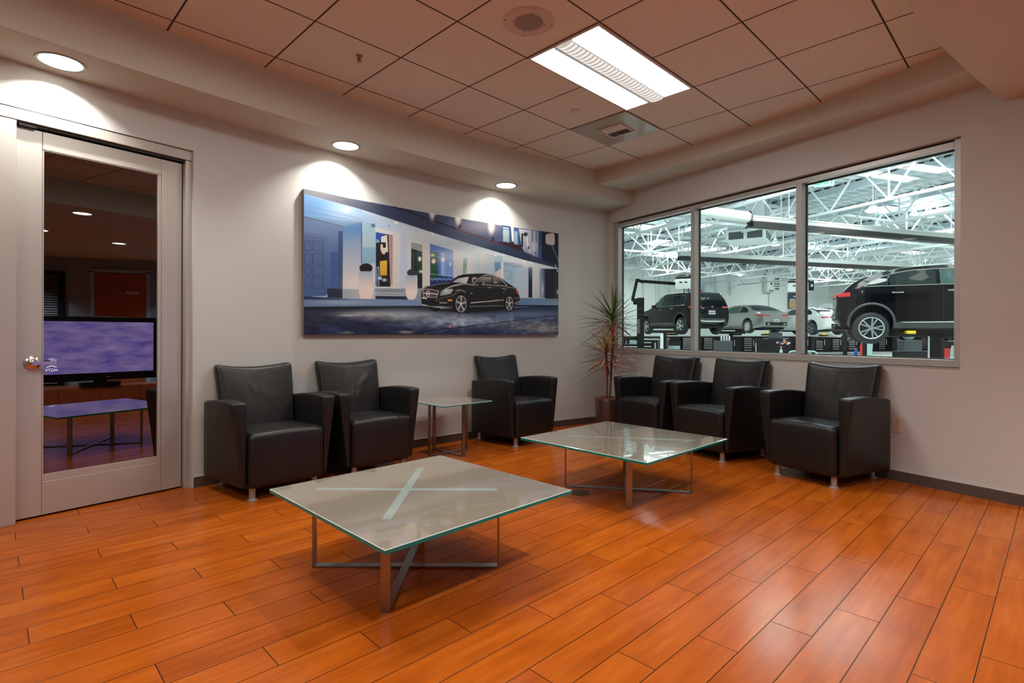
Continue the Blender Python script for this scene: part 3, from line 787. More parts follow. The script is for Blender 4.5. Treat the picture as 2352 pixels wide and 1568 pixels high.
def crown(name, stem, z0, z1, n, seed, Lr, cols3, tilt0=-.35, tilt1=1.3):
    r = random.Random(seed); b = MB(); cols = []
    zs = [p[2] for p in stem]
    for q in range(n):
        t = (q/n)**.8; z = z0+(z1-z0)*t
        k = min(range(len(stem)), key=lambda i: abs(stem[i][2]-z)); base = (stem[k][0], stem[k][1], z)
        a = q*2.399+r.random()*.5; el = tilt0+(tilt1-tilt0)*t**3+r.uniform(-.3, .3)
        dv = (math.cos(a)*math.cos(el), math.sin(a)*math.cos(el), math.sin(el))
        c = cols3[min(2, int(t*2.6+r.random()*.6))] if r.random() > .2 else cols3[r.randrange(3)]
        j = r.uniform(.75, 1.2)
        leaf(b, cols, base, dv, r.uniform(*Lr)*(1-.2*t**2), r.uniform(.019, .027), r.uniform(.0, .75)*(1-t*.6), tuple(q_*j for q_ in c[0]), tuple(q_*j for q_ in c[1]))
    o = b.build(name, M['leaf'], pl)
    o['kind'] = 'stuff'
    at_ = o.data.color_attributes.new('Col', 'FLOAT_COLOR', 'POINT')
    flat = []
    for row in cols:
        for c in row: flat += [c[0], c[1], c[2], 1.]
    at_.data.foreach_set('color', flat)
GRN = ((.07, .17, .03), (.10, .10, .035)); RED = ((.20, .045, .035), (.32, .07, .05)); YEL = ((.50, .45, .13), (.42, .22, .08)); OLV = ((.22, .25, .07), (.28, .09, .05)); PINK = ((.45, .24, .13), (.38, .12, .08))
crown('crown', stem1, px(0, 748)[2], px(0, 722)[2], 74, 11, (.34, .56), (RED, GRN, GRN), -.02, 1.35)
crown('crown', stem1, px(0, 815)[2], px(0, 760)[2], 50, 5, (.28, .46), (RED, RED, OLV), .05, .8)
crown('crown', stem2, px(0, 838)[2], px(0, 797)[2], 80, 8, (.28, .48), (RED, PINK, YEL), -.12, 1.25)

# ------------------------------------------------------------------ television, cabinet and rear rooms mirrored in the door glass
TVC = (3.095, 1.26); tva = math.atan2(.84, .54)
t = thing('media_cabinet', 'low cherry wood cabinet under the television, mirrored in the door glass', 'cabinet', (TVC[0]+.22*.84, TVC[1]-.22*.54, 0), tva)
b = MB(); b.box((0, 0, .135), (2.1, .42, .27)); b.build('cabinet_body', M['cherry'], t, bevel=.004)
for q in range(4):
    b = MB(); b.box((-.78+.52*q, .218, .14), (.505, .016, .22)); b.build('cabinet_door', M['cherry'], t, bevel=.002)
t = thing('television', 'flat television showing a violet picture, beyond the right edge, mirrored in the door', 'television', (TVC[0], TVC[1], 0), tva)
b = MB(); b.box((0, -.045, .87), (1.54, .07, 1.0)); b.build('screen_frame', M['black'], t, bevel=.006)
b = MB(); b.box((0, -.07, .31), (.5, .22, .06)); b.box((0, -.06, .36), (.16, .06, .1)); b.build('stand', M['black'], t)
def tv_mat():
    m, nt, N, L = new_mat('violet television picture')
    o = N.new('ShaderNodeOutputMaterial'); e = N.new('ShaderNodeEmission'); L.new(e.outputs[0], o.inputs[0])
    tc = N.new('ShaderNodeTexCoord'); mp = N.new('ShaderNodeMapping'); mp.inputs['Scale'].default_value = (1.3, 1, 4.5); L.new(tc.outputs['Object'], mp.inputs[0])
    n = N.new('ShaderNodeTexNoise'); n.inputs['Scale'].default_value = 2.2; n.inputs['Detail'].default_value = 4; L.new(mp.outputs[0], n.inputs[0])
    cr = N.new('ShaderNodeValToRGB'); L.new(n.outputs['Fac'], cr.inputs[0])
    cr.color_ramp.elements[0].position = .3; cr.color_ramp.elements[0].color = (.10, .06, .30, 1); cr.color_ramp.elements[1].position = .75; cr.color_ramp.elements[1].color = (.30, .22, .42, 1)
    L.new(cr.outputs[0], e.inputs[0]); e.inputs[1].default_value = 2.6; return m
b = MB(); b.box((0, -.007, .89), (1.42, .006, .80)); b.build('screen', tv_mat(), t)
def text(s, size, mat, parent, loc, rot, name='lettering', ext=.002, align='CENTER'):
    cu = bpy.data.curves.new(name, 'FONT'); cu.body = s; cu.size = size; cu.extrude = ext; cu.align_x = align; cu.align_y = 'CENTER'
    o = bpy.data.objects.new('tmp', cu); C.objects.link(o)
    dg = bpy.context.evaluated_depsgraph_get(); me = bpy.data.meshes.new_from_object(o.evaluated_get(dg)); bpy.data.objects.remove(o, do_unlink=True)
    me.materials.clear(); me.materials.append(mat); o = bpy.data.objects.new(name, me); C.objects.link(o)
    if parent: o.parent = parent
    o.location = loc; o.rotation_euler = rot; return o
white_e = emat('white screen lettering', (.9, .88, 1, 1), 4.5)
# the picture faces local +y, so lettering is turned to read from there
for s_, sz, zz in (('HGTV', .055, .555), ('TOWN', .038, .70), ('HOME', .022, .728)):
    text(s_, sz, white_e, t, (-.60, -.003, zz), (PI/2, 0, PI), 'screen_lettering', .0005)
b = MB(); b.bar((-.66, -.003, .60), (-.60, -.003, .625), .003, .008); b.bar((-.54, -.003, .60), (-.60, -.003, .625), .003, .008); b.build('screen_logo', white_e, t)
b = MB(); b.box((.1, -.009, .42), (.05, .004, .008)); b.build('maker_badge', M['plate'], t)

# wood door with pale frame and a louvred shutter on the far wall
t = thing('door_2', None, None, (6.68, .22, 0)); struct(t)
b = MB(); b.box((-.02, -.52, 1.22), (.05, .07, 2.44)); b.box((-.02, .52, 1.22), (.05, .07, 2.44)); b.box((-.02, 0, 2.44), (.05, 1.11, .07)); b.build('door_frame', pmat('pale blue frame', (.35, .5, .7, 1), .4), t)
b = MB(); b.box((-.01, 0, 1.2), (.04, .96, 2.38)); b.build('door_leaf', M['cherry'], t)
b = MB(); b.box((-.034, .22, 1.98), (.008, .24, .055)); b.build('name_plate', M['plate'], t)
t = thing('louvred_shutter', 'dark louvred shutter on the far wall, mirrored in the door glass', 'shutter', (6.655, -1.3, 0))
b = MB(); b.box((-.02, 0, 1.2), (.04, 1.0, 2.4)); b.build('shutter_panel', M['blackmat'], t)
b = MB()
for q in range(46): b.box((-.046, 0, .06+.05*q), (.012, .8, .034), M3=Matrix.Rotation(.5, 3, 'Y'))
b.build('slats', pmat('brown slats', (.12, .08, .07, 1), .5), t)
# ------------------------------------------------------------------ cars
def interp(keys, x):
    """smooth interpolation through (x, value) keys"""
    if x <= keys[0][0]: return keys[0][1]
    if x >= keys[-1][0]: return keys[-1][1]
    for k in range(len(keys)-1):
        x0, y0 = keys[k]; x1, y1 = keys[k+1]
        if x <= x1:
            h = x1-x0; t = (x-x0)/h
            def sl(i):
                if i <= 0 or i >= len(keys)-1: 
                    i0, i1 = (0, 1) if i <= 0 else (len(keys)-2, len(keys)-1)
                    return (keys[i1][1]-keys[i0][1])/(keys[i1][0]-keys[i0][0])
                a = (keys[i][1]-keys[i-1][1])/(keys[i][0]-keys[i-1][0]); c = (keys[i+1][1]-keys[i][1])/(keys[i+1][0]-keys[i][0])
                return 0 if a*c <= 0 else 2*a*c/(a+c)
            m0, m1 = sl(k)*h, sl(k+1)*h
            return (2*t**3-3*t*t+1)*y0+(t**3-2*t*t+t)*m0+(-2*t**3+3*t*t)*y1+(t**3-t*t)*m1
class Shape:
    """body surface: x along the car from the tail, s from 0 (sill) through 1 (belt) and 2 (roof edge) to 3 (centre of the roof)"""
    def __init__(s, **k): s.__dict__.update(k)
    def ring(s, x):
        zb, zt, zr = interp(s.low, x), interp(s.belt, x), interp(s.roof, x)
        w = interp(s.width, x); zt = min(zt, zr-.012); g = max(0., min(1., (zr-zt)/.42)); wr = w*(.93-(.26*g)*s.tumble)
        return [(0, zb-.01), (w*.80, zb-.005), (w*.965, zb+.03), (w*1.0, zb+.45*(zt-zb)), (w*.985, zb+.8*(zt-zb)), (w*.945, zt), (wr+(w*.945-wr)*.42, zt+(zr-zt)*.52), (wr, zr-.055*g-.004), (wr*.86, zr-.012*g), (0, zr+.012*g)]
    def P(s, x, q, side, out=0.):
        R = s.ring(x); i = min(int(q), len(R)-2); t = q-i
        g = lambda k: R[max(0, min(len(R)-1, k))]
        p = [.5*((2*g(i)[a])+(-g(i-1)[a]+g(i+1)[a])*t+(2*g(i)[a]-5*g(i+1)[a]+4*g(i+2)[a]-g(i+3)[a] if False else (2*g(i-1)[a]-5*g(i)[a]+4*g(i+1)[a]-g(i+2)[a]))*t*t+(-g(i-1)[a]+3*g(i)[a]-3*g(i+1)[a]+g(i+2)[a])*t**3) for a in (0, 1)]
        y, z = max(0, p[0]), p[1]
        if out:
            e = .01; q2 = min(len(R)-1.001, q+e); q1 = max(0, q-e)
            a = s.P(x, q1, 1); b = s.P(x, q2, 1); c = s.P(x-.03, q, 1); d = s.P(x+.03, q, 1)
            t1 = Vector(b)-Vector(a); t2 = Vector(d)-Vector(c); n = t1.cross(t2)
            if n.length > 1e-9:
                n.normalize()
                if n.y < 0 or (abs(n.y) < .1 and n.z < 0): n = -n
                x += n.x*out; y += n.y*out; z += n.z*out
        return (x, side*y, z)
    def zq(s, x, z, lo=2.0, hi=8.0):
        """s value where the side surface reaches height z"""
        a, b = lo, hi
        for _ in range(26):
            m = (a+b)/2
            if s.P(x, m, 1)[2] < z: a = m
            else: b = m
        return (a+b)/2
    def patch(s, b, xs, zlo, zhi, side, out=.006, n=6, mi=0):
        G_ = []
        for x in xs:
            q0 = s.zq(x, zlo(x) if callable(zlo) else zlo); q1 = s.zq(x, zhi(x) if callable(zhi) else zhi)
            G_.append([s.P(x, q0+(q1-q0)*k/n, side, out) for k in range(n+1)])
        b.grid(G_, mi, flip=(side > 0))
def lin(a, b, n): return [a+(b-a)*k/n for k in range(n+1)]

def make_wheel(r, w, spokes, name='wheel'):
    """axle along y, outer face at +y"""
    b = MB(); b.lathe([(r*.66, w*.5), (r*.80, w*.52), (r*.93, w*.44), (r*.99, w*.30), (r, 0), (r*.99, -w*.30), (r*.93, -w*.44), (r*.8, -w*.5), (r*.5, -w*.5)], n=48, axis='y', cap=False)
    o = b.build(name, M['tyre'], None, smooth=35)
    b = MB(); b.lathe([(r*.69, w*.46), (r*.69, w*.52), (r*.66, w*.53), (r*.63, w*.50), (r*.62, w*.30)], n=48, axis='y', cap=False)
    R_ = r*.64
    for k in range(spokes):
        for dl in (-.13, .13):
            a = 2*PI*k/spokes+PI/2; a2 = a+dl
            p0 = Vector((R_*.12*math.cos(a), -w*.46, R_*.12*math.sin(a))); p1 = Vector((R_*math.cos(a2*1.0+dl*.6), -w*.50, R_*math.sin(a2+dl*.6)))
            b.bar(p0, p1, .034*r/.36, .03, up=(0, 1, 0))
    b.lathe([(R_*.24, w*.44), (R_*.22, w*.50), (.0001, w*.52)], n=20, axis='y', cap=False)
    rim = b.build('rim', M['rim'], o, smooth=30)
    b = MB(); b.lathe([(R_, w*.30), (.0001, w*.30)], n=32, axis='y', cap=False); b.build('brake_disc', M['rimdark'], o)
    return o

def make_car(name, label, loc, heading, z0, S, paint, wheel, wb0, wb1, wr, droop, windows, rear_glass, tail, spokes=5, lamp_z=1., clad=None, star=False, group='cars raised on lifts', handles=(), plate=None, windscreen=None, exhaust=False, bright=True, mirror=None):
    """heading: direction of the nose from +Y towards +X"""
    t = thing(name, label, 'car', (loc[0], loc[1], z0), PI/2-heading, group)
    L = S.length; N_ = 70; q = [0, .5, 1, 1.5, 2, 2.5, 3, 3.5, 4, 4.5, 5, 5.5, 6, 6.5, 7, 7.5, 8, 8.5, 9]
    xs = lin(.0, L, N_); G_ = []
    for x in xs:
        row = [S.P(x, a, -1) for a in q]+[S.P(x, a, 1) for a in q[::-1]][1:]
        G_.append(row)
    b = MB(); n = len(G_[0])
    vs = [p for r in G_ for p in r[:-1]]; m = n-1; fs = []
    for i in range(N_):
        for j in range(m): fs.append((i*m+j, i*m+(j+1) % m, (i+1)*m+(j+1) % m, (i+1)*m+j))
    fs.append(tuple(range(m))[::-1]); fs.append(tuple(N_*m+j for j in range(m)))
    b.add(vs, fs); body = b.build('body', paint, None)
    bm = bmesh.new(); bm.from_mesh(body.data); bmesh.ops.recalc_face_normals(bm, faces=bm.faces); bmesh.ops.remove_doubles(bm, verts=bm.verts, dist=1e-4); bm.to_mesh(body.data); bm.free()
    cut = MB()
    for x in (wb0, wb1):
        for sd in (-1, 1): cut.lathe([(wr*1.13, -.16), (wr*1.13, .16)], (x, sd*(interp(S.width, x)-.10), wr+.02), 40, axis='y')
    c = cut.build('cutter', M['blackmat'])
    md = body.modifiers.new('b', 'BOOLEAN'); md.operation = 'DIFFERENCE'; md.object = c; md.solver = 'EXACT'
    try: md.use_self = True
    except Exception: pass
    dg = bpy.context.evaluated_depsgraph_get(); me = bpy.data.meshes.new_from_object(body.evaluated_get(dg)); body.modifiers.clear()
    if len(me.polygons) > 200: body.data = me; me.name = 'body'
    bpy.data.objects.remove(c, do_unlink=True)
    me = body.data; me.materials.clear(); me.materials.append(paint); me.materials.append(M['blackmat'])
    for p in me.polygons:
        p.material_index = 0
        for x in (wb0, wb1):
            if math.hypot(p.center.x-x, p.center.z-wr-.02) < wr*1.125 and abs(p.center.y) < interp(S.width, x)-.02: p.material_index = 1
        p.use_smooth = True
    try: me.set_sharp_from_angle(angle=math.radians(38))
    except Exception: pass
    body.parent = t
    # arch cladding, sill
    if clad:
        for x in (wb0, wb1):
            for sd in (-1, 1):
                b = MB(); P = []
                for k in range(25):
                    a = math.radians(-14+208*k/24); row = []
                    for rr in (1.12, 1.14, 1.24, 1.27):
                        xx = x+wr*rr*math.cos(a); zz = wr+.02+wr*rr*math.sin(a); zz = max(zz, interp(S.low, xx)+.01)
                        o_ = .012 if rr in (1.14, 1.24) else .002
                        qq = S.zq(xx, zz, 1.2); p_ = S.P(xx, qq, sd, o_); row.append((p_[0], p_[1], p_[2]))
                    P.append(row)
                b.grid(P, flip=(sd > 0)); b.build('wheel_arch_trim', clad, t, smooth=50)
        for sd in (-1, 1):
            b = MB(); S.patch(b, lin(wb0+wr*1.2, wb1-wr*1.2, 16), lambda x: interp(S.low, x)+.012, lambda x: interp(S.low, x)+.15, sd, .012, 3); b.build('sill_trim', clad, t, smooth=50)
            if bright:
                b = MB(); b.tube([S.P(x, S.zq(x, interp(S.low, x)+.155, 1.2), sd, .016) for x in lin(wb0+wr*1.45, wb1-wr*1.3, 12)], .014, 6); b.build('sill_strip', M['chrome'], t, smooth=60)
    for sd in (-1, 1):
        for (xa, xb, zl, zh, mt) in windows:
            b = MB(); S.patch(b, lin(xa, xb, 14), zl, zh, sd, .005, 5); b.build('side_window', mt, t, smooth=60)
        if bright:
            xa, xb = windows[0][0], windows[-1][1]; zl, zh = windows[0][2], windows[0][3]
            b = MB(); b.tube([S.P(x, S.zq(x, zl(x)-.008), sd, .009) for x in lin(xa-.01, xb, 20)], .008, 5)
            b.tube([S.P(x, S.zq(x, zh(x)+.006), sd, .009) for x in lin(xa-.01, xb, 24)], .008, 5); b.build('window_trim', M['chrome'], t, smooth=60)
        for x, z in handles:
            b = MB(); p = S.P(x, S.zq(x, z), sd, .02); b.softbox((p[0]-.11, p[1]-.012, p[2]-.016), (p[0]+.11, p[1]+.012, p[2]+.016), .01, (2, 1, 1)); b.build('door_handle', M['chrome'], t, smooth=50)
        xd = (wb0+wb1)/2-.05
        b = MB(); b.tube([S.P(xd, a, sd, .001) for a in lin(2.2, 5., 12)], .005, 4); b.build('door_gap', M['dark'], t)
        b = MB(); S.patch(b, lin(tail[0], tail[1], 6), tail[2], tail[3], sd, .010, 4)
        b.box((-.006, sd*(interp(S.width, 0)*.945-tail[4]/2), (tail[2](0)+tail[3](0))/2), (.02, tail[4], tail[3](0)-tail[2](0)-.01)); b.build('tail_light', M['red'], t, smooth=40)
        if mirror:
            p = S.P(mirror[0], S.zq(mirror[0], mirror[1]), sd, .09); b = MB(); b.softbox((p[0]-.06, p[1]-.10, p[2]-.07), (p[0]+.07, p[1]+.10, p[2]+.07), .045, (2, 2, 2)); b.build('wing_mirror', paint, t, smooth=60)
    def top_patch(x0, x1, q0, mt, nm, out=.006):
        b = MB(); P = []
        for x in lin(x0, x1, 10):
            P.append([S.P(x, a, -1, out) for a in lin(q0, 9, 6)]+[S.P(x, a, 1, out) for a in lin(9, q0, 6)][1:])
        b.grid(P); b.build(nm, mt, t, smooth=60)
    top_patch(rear_glass[0], rear_glass[1], rear_glass[2], M['carglass'], 'rear_window')
    if windscreen: top_patch(windscreen[0], windscreen[1], 7.2, M['carglass'], 'windscreen')
    # tail face details
    w0 = interp(S.width, 0)
    if plate:
        b = MB(); b.box((-.012, 0, plate), (.012, .32, .16)); b.build('number_plate', M['plate'], t)
        b = MB()
        for k in range(6): b.box((-.020, -.105+.042*k, plate), (.004, .022, .06))
        b.build('plate_lettering', M['dark'], t)
    b = MB(); b.softbox((-.03, -w0*.82, interp(S.low, 0)-.0), (.04, w0*.82, interp(S.low, 0)+.17), .03, (1, 6, 1)); b.build('bumper_insert', clad or M['black'], t, smooth=50)
    if exhaust:
        b = MB(); b.softbox((-.045, -w0*.6, interp(S.low, 0)+.01), (-.01, w0*.6, interp(S.low, 0)+.08), .012, (1, 6, 1)); b.build('skid_plate', M['chrome'], t, smooth=50)
    for sd in (-1, 1):
        b = MB(); b.softbox((-.042, sd*w0*.62-.07, interp(S.low, 0)+.045), (.0, sd*w0*.62+.07, interp(S.low, 0)+.10), .014, (1, 3, 1)); b.build('exhaust_tip', M['chrome'], t, smooth=50)
    if star:
        b = MB(); z = star; n = 20
        b.tube([(-.03, .045*math.cos(2*PI*k/n), z+.045*math.sin(2*PI*k/n)) for k in range(n+1)], .005, 5)
        for k in range(3):
            a = PI/2+k*2*PI/3; b.tube([(-.03, 0, z), (-.03, .045*math.cos(a), z+.045*math.sin(a))], [.008, .002], 5)
        b.build('boot_emblem', M['chrome'], t, smooth=50)
    # underbody
    b = MB(); b.box(((wb0+wb1)/2, 0, interp(S.low, (wb0+wb1)/2)-.03), (wb1-wb0-.9, w0*2.05, .10)); b.box((wb0-.42, 0, interp(S.low, wb0-.4)-.02), (.55, w0*1.8, .10)); b.box((wb0, 0, wr-droop*.6), (.12, w0*1.2, .12)); b.box((wb1, 0, wr-droop*.6), (.12, w0*1.2, .12)); b.tube([(.35, .3, wr-.05), (1.4, .3, wr-.1), (wb1, .2, wr-.1)], .04, 8)
    b.build('underbody', M['blackmat'], t)
    wh = make_wheel(wr, .235, spokes); first = True
    for x in (wb0, wb1):
        for sd in (-1, 1):
            o = wh if first else copy_tree(wh)
            first = False; o.parent = t; o.location = (x, sd*(interp(S.width, x)-.13), wr-droop); o.rotation_euler = (0, .3, 0 if sd < 0 else PI)
    return t

# near SUV with a falling roofline
S1 = Shape(length=4.5, tumble=.75,
    low=[(0, .46), (.25, .29), (.6, .24), (3.4, .24), (4.1, .28), (4.5, .42)],
    belt=[(0, 1.02), (.25, 1.12), (.5, 1.19), (2.4, 1.19), (3.2, 1.10), (4.2, .92), (4.5, .70)],
    roof=[(0, 1.04), (.10, 1.10), (.30, 1.30), (.55, 1.45), (.9, 1.58), (1.4, 1.665), (2.0, 1.685), (2.5, 1.65), (3.0, 1.40), (3.35, 1.14), (4.2, .95), (4.5, .72)],
    width=[(0, .60), (.12, .74), (.3, .85), (.55, .905), (1.2, .93), (3.4, .93), (4.1, .86), (4.5, .6)])
wl = lambda x: 1.225
def wh1(x): return interp([(.5, 1.235), (.8, 1.40), (1.1, 1.50), (1.5, 1.56), (2.0, 1.575), (2.4, 1.54), (2.95, 1.24)], x)
SUV1 = dict(S=S1)
c1 = atd(1997, 753, 12.35)
h1 = math.radians(117)
def car_origin(px_, py_, d, heading, wb0, side_off, z):
    """loc of the tail centre so that the near rear wheel hub stands at the photo position"""
    p = atd(px_, py_, d); f = (math.sin(heading), math.cos(heading)); l = (-math.cos(heading), math.sin(heading))
    return (p[0]-f[0]*wb0-l[0]*side_off, p[1]-f[1]*wb0-l[1]*side_off), p[2]
# side_off: hub lies on the left (+) or right (-) of the car's axis
o1, hz1 = car_origin(1997, 753, 12.3, h1, .62, -.93+.0, 0)
make_car('raised_car', 'big black car on a lift in the right window pane, seen from its side', o1, h1, hz1-.365+.10, S1, M['carblack'], None, .66, 3.38, .365, .10,
    [(.52, .98, wl, wh1, M['carglass']), (1.02, 1.86, wl, wh1, M['carglass']), (1.93, 2.75, wl, wh1, M['clearcar'])], (.14, .60, 7.0), (.03, .26, lambda x: 1.0, lambda x: 1.10, .15), spokes=5, clad=M['cladding'], handles=((1.15, 1.06), (2.15, 1.08)), plate=.72, windscreen=(2.55, 3.25), mirror=(2.75, 1.2))
# left SUV
S2 = Shape(length=4.9, tumble=.7,
    low=[(0, .44), (.3, .30), (.8, .27), (3.9, .27), (4.5, .3), (4.9, .5)],
    belt=[(0, 1.12), (.3, 1.18), (2.6, 1.16), (3.4, 1.10), (4.5, .98), (4.9, .8)],
    roof=[(0, 1.14), (.10, 1.36), (.28, 1.60), (.5, 1.745), (1.2, 1.79), (2.3, 1.79), (2.9, 1.68), (3.5, 1.30), (3.75, 1.14), (4.5, 1.02), (4.9, .82)],
    width=[(0, .82), (.15, .92), (.6, .97), (3.9, .97), (4.5, .9), (4.9, .62)])
def wh2(x): return interp([(.55, 1.30), (.68, 1.58), (1.0, 1.66), (2.3, 1.68), (2.8, 1.58), (3.3, 1.26)], x)
wl2 = lambda x: 1.20
h2 = math.radians(-14.5)
o2, hz2 = car_origin(1561, 748, 23.5, h2, .92, .97, 0)
t2_ = make_car('raised_car', 'black car on a lift behind the dark post, rear towards the window', o2, h2, hz2-.38+.08, S2, M['carblack'], None, .92, 3.92, .38, .08,
    [(.60, 1.50, wl2, wh2, M['carglass']), (1.58, 2.45, wl2, wh2, M['carglass']), (2.53, 3.22, wl2, wh2, M['clearcar'])], (.12, .42, 7.1), (.02, .30, lambda x: 1.05, lambda x: 1.13, .28), clad=M['cladding'], handles=((1.6, 1.08), (2.6, 1.06)), plate=.86, exhaust=True, mirror=(3.15, 1.2), star=1.10)
for sd in (-1, 1):
    b = MB(); b.tube([S2.P(x, 7.0, sd, .015+.045*math.sin(PI*(x-.6)/2.0)**.4 if .6 < x < 2.6 else .01) for x in lin(.6, 2.6, 16)], .018, 6); b.build('roof_rail', M['chrome'], t2_, smooth=60)
# saloons
S3 = Shape(length=4.7, tumble=.9,
    low=[(0, .34), (.3, .24), (.8, .2), (3.8, .2), (4.3, .24), (4.7, .4)],
    belt=[(0, .93), (.35, .98), (.8, .98), (2.6, .93), (3.4, .88), (4.3, .76), (4.7, .6)],
    roof=[(0, .945), (.35, 1.01), (.62, 1.10), (1.0, 1.28), (1.45, 1.405), (2.0, 1.43), (2.6, 1.38), (3.1, 1.12), (3.45, .95), (4.3, .80), (4.7, .62)],
    width=[(0, .74), (.2, .86), (.7, .91), (3.8, .91), (4.3, .84), (4.7, .55)])
def wh3(x): return interp([(.95, 1.04), (1.2, 1.22), (1.5, 1.30), (2.0, 1.335), (2.4, 1.30), (2.95, 1.03)], x)
wl3 = lambda x: 1.0
for nm, lb, pxy, d, paint, sp in (('raised_car', 'grey saloon on a lift in the middle window pane', (1716, 750), 27., 'cargrey', 9), ('raised_car', 'white saloon on a lift between the grey saloon and the big black car', (1863, 754), 27.5, 'carwhite', 5)):
    hd = math.radians(-15); o_, hz_ = car_origin(*pxy, d, hd, .95, .91, 0)
    make_car(nm, lb, o_, hd, hz_-.335+.05, S3, M[paint], None, .95, 3.68, .335, .05,
        [(1.0, 1.62, wl3, wh3, M['carglass']), (1.70, 2.85, wl3, wh3, M['clearcar'])], (.55, 1.25, 7.0), (.03, .36, lambda x: .80, lambda x: .87, .34), spokes=sp, handles=((1.5, .86), (2.4, .85)), plate=.56, bright=False, star=.86 if paint == 'cargrey' else .86)
# white car with its bonnet raised
t5 = make_car('raised_car', 'white car with its bonnet up behind the white saloon', (21.4, 31.7), math.radians(247.5), .75, S3, M['carwhite'], None, .95, 3.68, .335, .03,
        [(1.0, 1.62, wl3, wh3, M['carglass']), (1.70, 2.85, wl3, wh3, M['carglass'])], (.55, 1.25, 7.0), (.03, .36, lambda x: .80, lambda x: .87, .34), bright=False, windscreen=(2.65, 3.35))
b = MB(); P = []
for k in range(9):
    s_ = k/8; P.append([(3.45+.55*s_+.12*math.sin(s_*PI), y*(.72-.12*s_*s_), .95+1.15*s_-.08*y*y) for y in lin(-1, 1, 8)])
b.grid(P); b.grid([[(x-.03, y, z+.0) for x, y, z in r] for r in P], flip=True); b.build('bonnet', M['carwhite'], t5, smooth=60)
# ------------------------------------------------------------------ workshop beyond the window
GA = (-.383, .924); GB = (.924, .383)          # along the roof trusses, across them
def GP(a, b_): return (GA[0]*a+GB[0]*b_, GA[1]*a+GB[1]*b_)
DECK = 5.25
gpoly = [(1.0, 7.5), GP(26.2, 12.5), GP(26.2, 58), (58, 36), (6.9, 3.9), (6.9, 3.2), (3.75, 3.62), WW(4.1, .175), WW(-.1, .175)]
b = MB(); b.prism(gpoly, -.06, 0.001); struct(b.build('floor_workshop', M['gfloor']))
b = MB(); b.prism(gpoly, DECK, DECK+.1); struct(b.build('roof_deck', M['deck']))
def gwall(name, p, q, z0=0, z1=DECK, th=.12, mat='gwall'):
    d = Vector((q[0]-p[0], q[1]-p[1])).normalized(); n = (-d.y*th, d.x*th)
    b = MB(); b.prism([p, q, (q[0]+n[0], q[1]+n[1]), (p[0]+n[0], p[1]+n[1])], z0, z1); return struct(b.build(name, M[mat]))
d_ = GP(26.0, 12.3); e_ = GP(26.0, 58)
b = MB(); b.prism([d_, e_, GP(26.15, 58), GP(26.15, 12.3)], 0, DECK); struct(b.build('wall_workshop_back', M['gwall']))
b = MB(); b.prism([(.95, 7.4), (1.08, 7.4), GP(26.1, 12.55), GP(26.1, 12.4)], 0, DECK); struct(b.build('wall_workshop_left', M['gwall']))
b = MB(); b.prism([(6.92, 3.1), (7.05, 3.1), (58.1, 36), (58, 36.1), (6.92, 3.9)], 0, DECK); b.prism([e_, GP(26.1, 58), (58.1, 36), (58, 35.9)], 0, DECK); struct(b.build('wall_workshop_right', M['gwall']))
# darker band line low on the far wall and a skirting
b = MB(); b.prism([GP(25.97, 12.6), GP(25.97, 57.9), GP(25.999, 57.9), GP(25.999, 12.6)], 1.55, 1.62); struct(b.build('trim_3', M['ggrey']))

# roof trusses
def make_truss(bb, a0, a1, z0=4.2, z1=5.12, step=1.45, ph=0., label='', along=True, first=True, w=.062):
    Q = (lambda a, z, o=0.: (*GP(a, bb+o), z)) if along else (lambda a, z, o=0.: (*GP(bb+o, a), z))
    t = thing('roof_truss', label, 'roof truss', Q(a0, z0), 0, 'white steel roof trusses'); L0 = Vector(Q(a0, z0))
    def P(a, z, o=0.): return Vector(Q(a, z, o))-L0
    b = MB()
    for o in (-.03, .03): b.bar(P(a0, z0, o), P(a1, z0, o), w*.55, w*1.1)
    b.build('bottom_chord', M['gsteel'], t)
    b = MB()
    for o in (-.03, .03): b.bar(P(a0, z1, o), P(a1, z1, o), w*.55, w*1.1)
    b.build('top_chord', M['gsteel'], t)
    b = MB(); n = int((a1-a0)/step)
    for k in range(n):
        a = a0+ph+k*step
        b.bar(P(a, z0), P(a-step/2, z1), w*.62); b.bar(P(a, z0), P(a+step/2, z1), w*.5)
        if k % 2 == 0: b.bar(P(a, z0), P(a, z1), w*.5)
    b.build('web_lattice', M['gsteel'], t)
    return t
tl = ['nearest the window', 'second from the window', 'third from the window', 'fourth from the window', 'fifth from the window', 'sixth from the window', 'seventh from the window', 'eighth from the window', 'ninth from the window', 'tenth from the window', 'eleventh from the window', 'twelfth from the window', 'farthest from the window']
bs = [9.9, 12.6, 15.3, 18.0, 20.7, 23.4, 26.1, 28.8, 31.5, 34.5, 38.0]
for k, bb in enumerate(bs):
    a0 = -2.0 if bb > 15 else 2.5
    a0 = {9.9: 1.9, 12.6: 1.2, 15.3: -.4, 18.0: -2, 20.7: -3.6, 23.4: -5}.get(bb, -6)
    make_truss(bb, a0, 25.9, ph=(9.49-a0) % 1.45, label='white steel roof truss above the workshop, %s' % (tl[k]))
# cross girders
for k, (aa, z0) in enumerate(((22.3, 4.35), (17.6, 4.35), (12.2, 4.35))):
    make_truss(aa, 8.5+.4*k, 40, z0=z0, z1=5.05, step=2.1, label='white cross girder above the workshop, %s' % ['nearest the back wall', 'middle of the three', 'nearest the window'][k], along=False, w=.06)
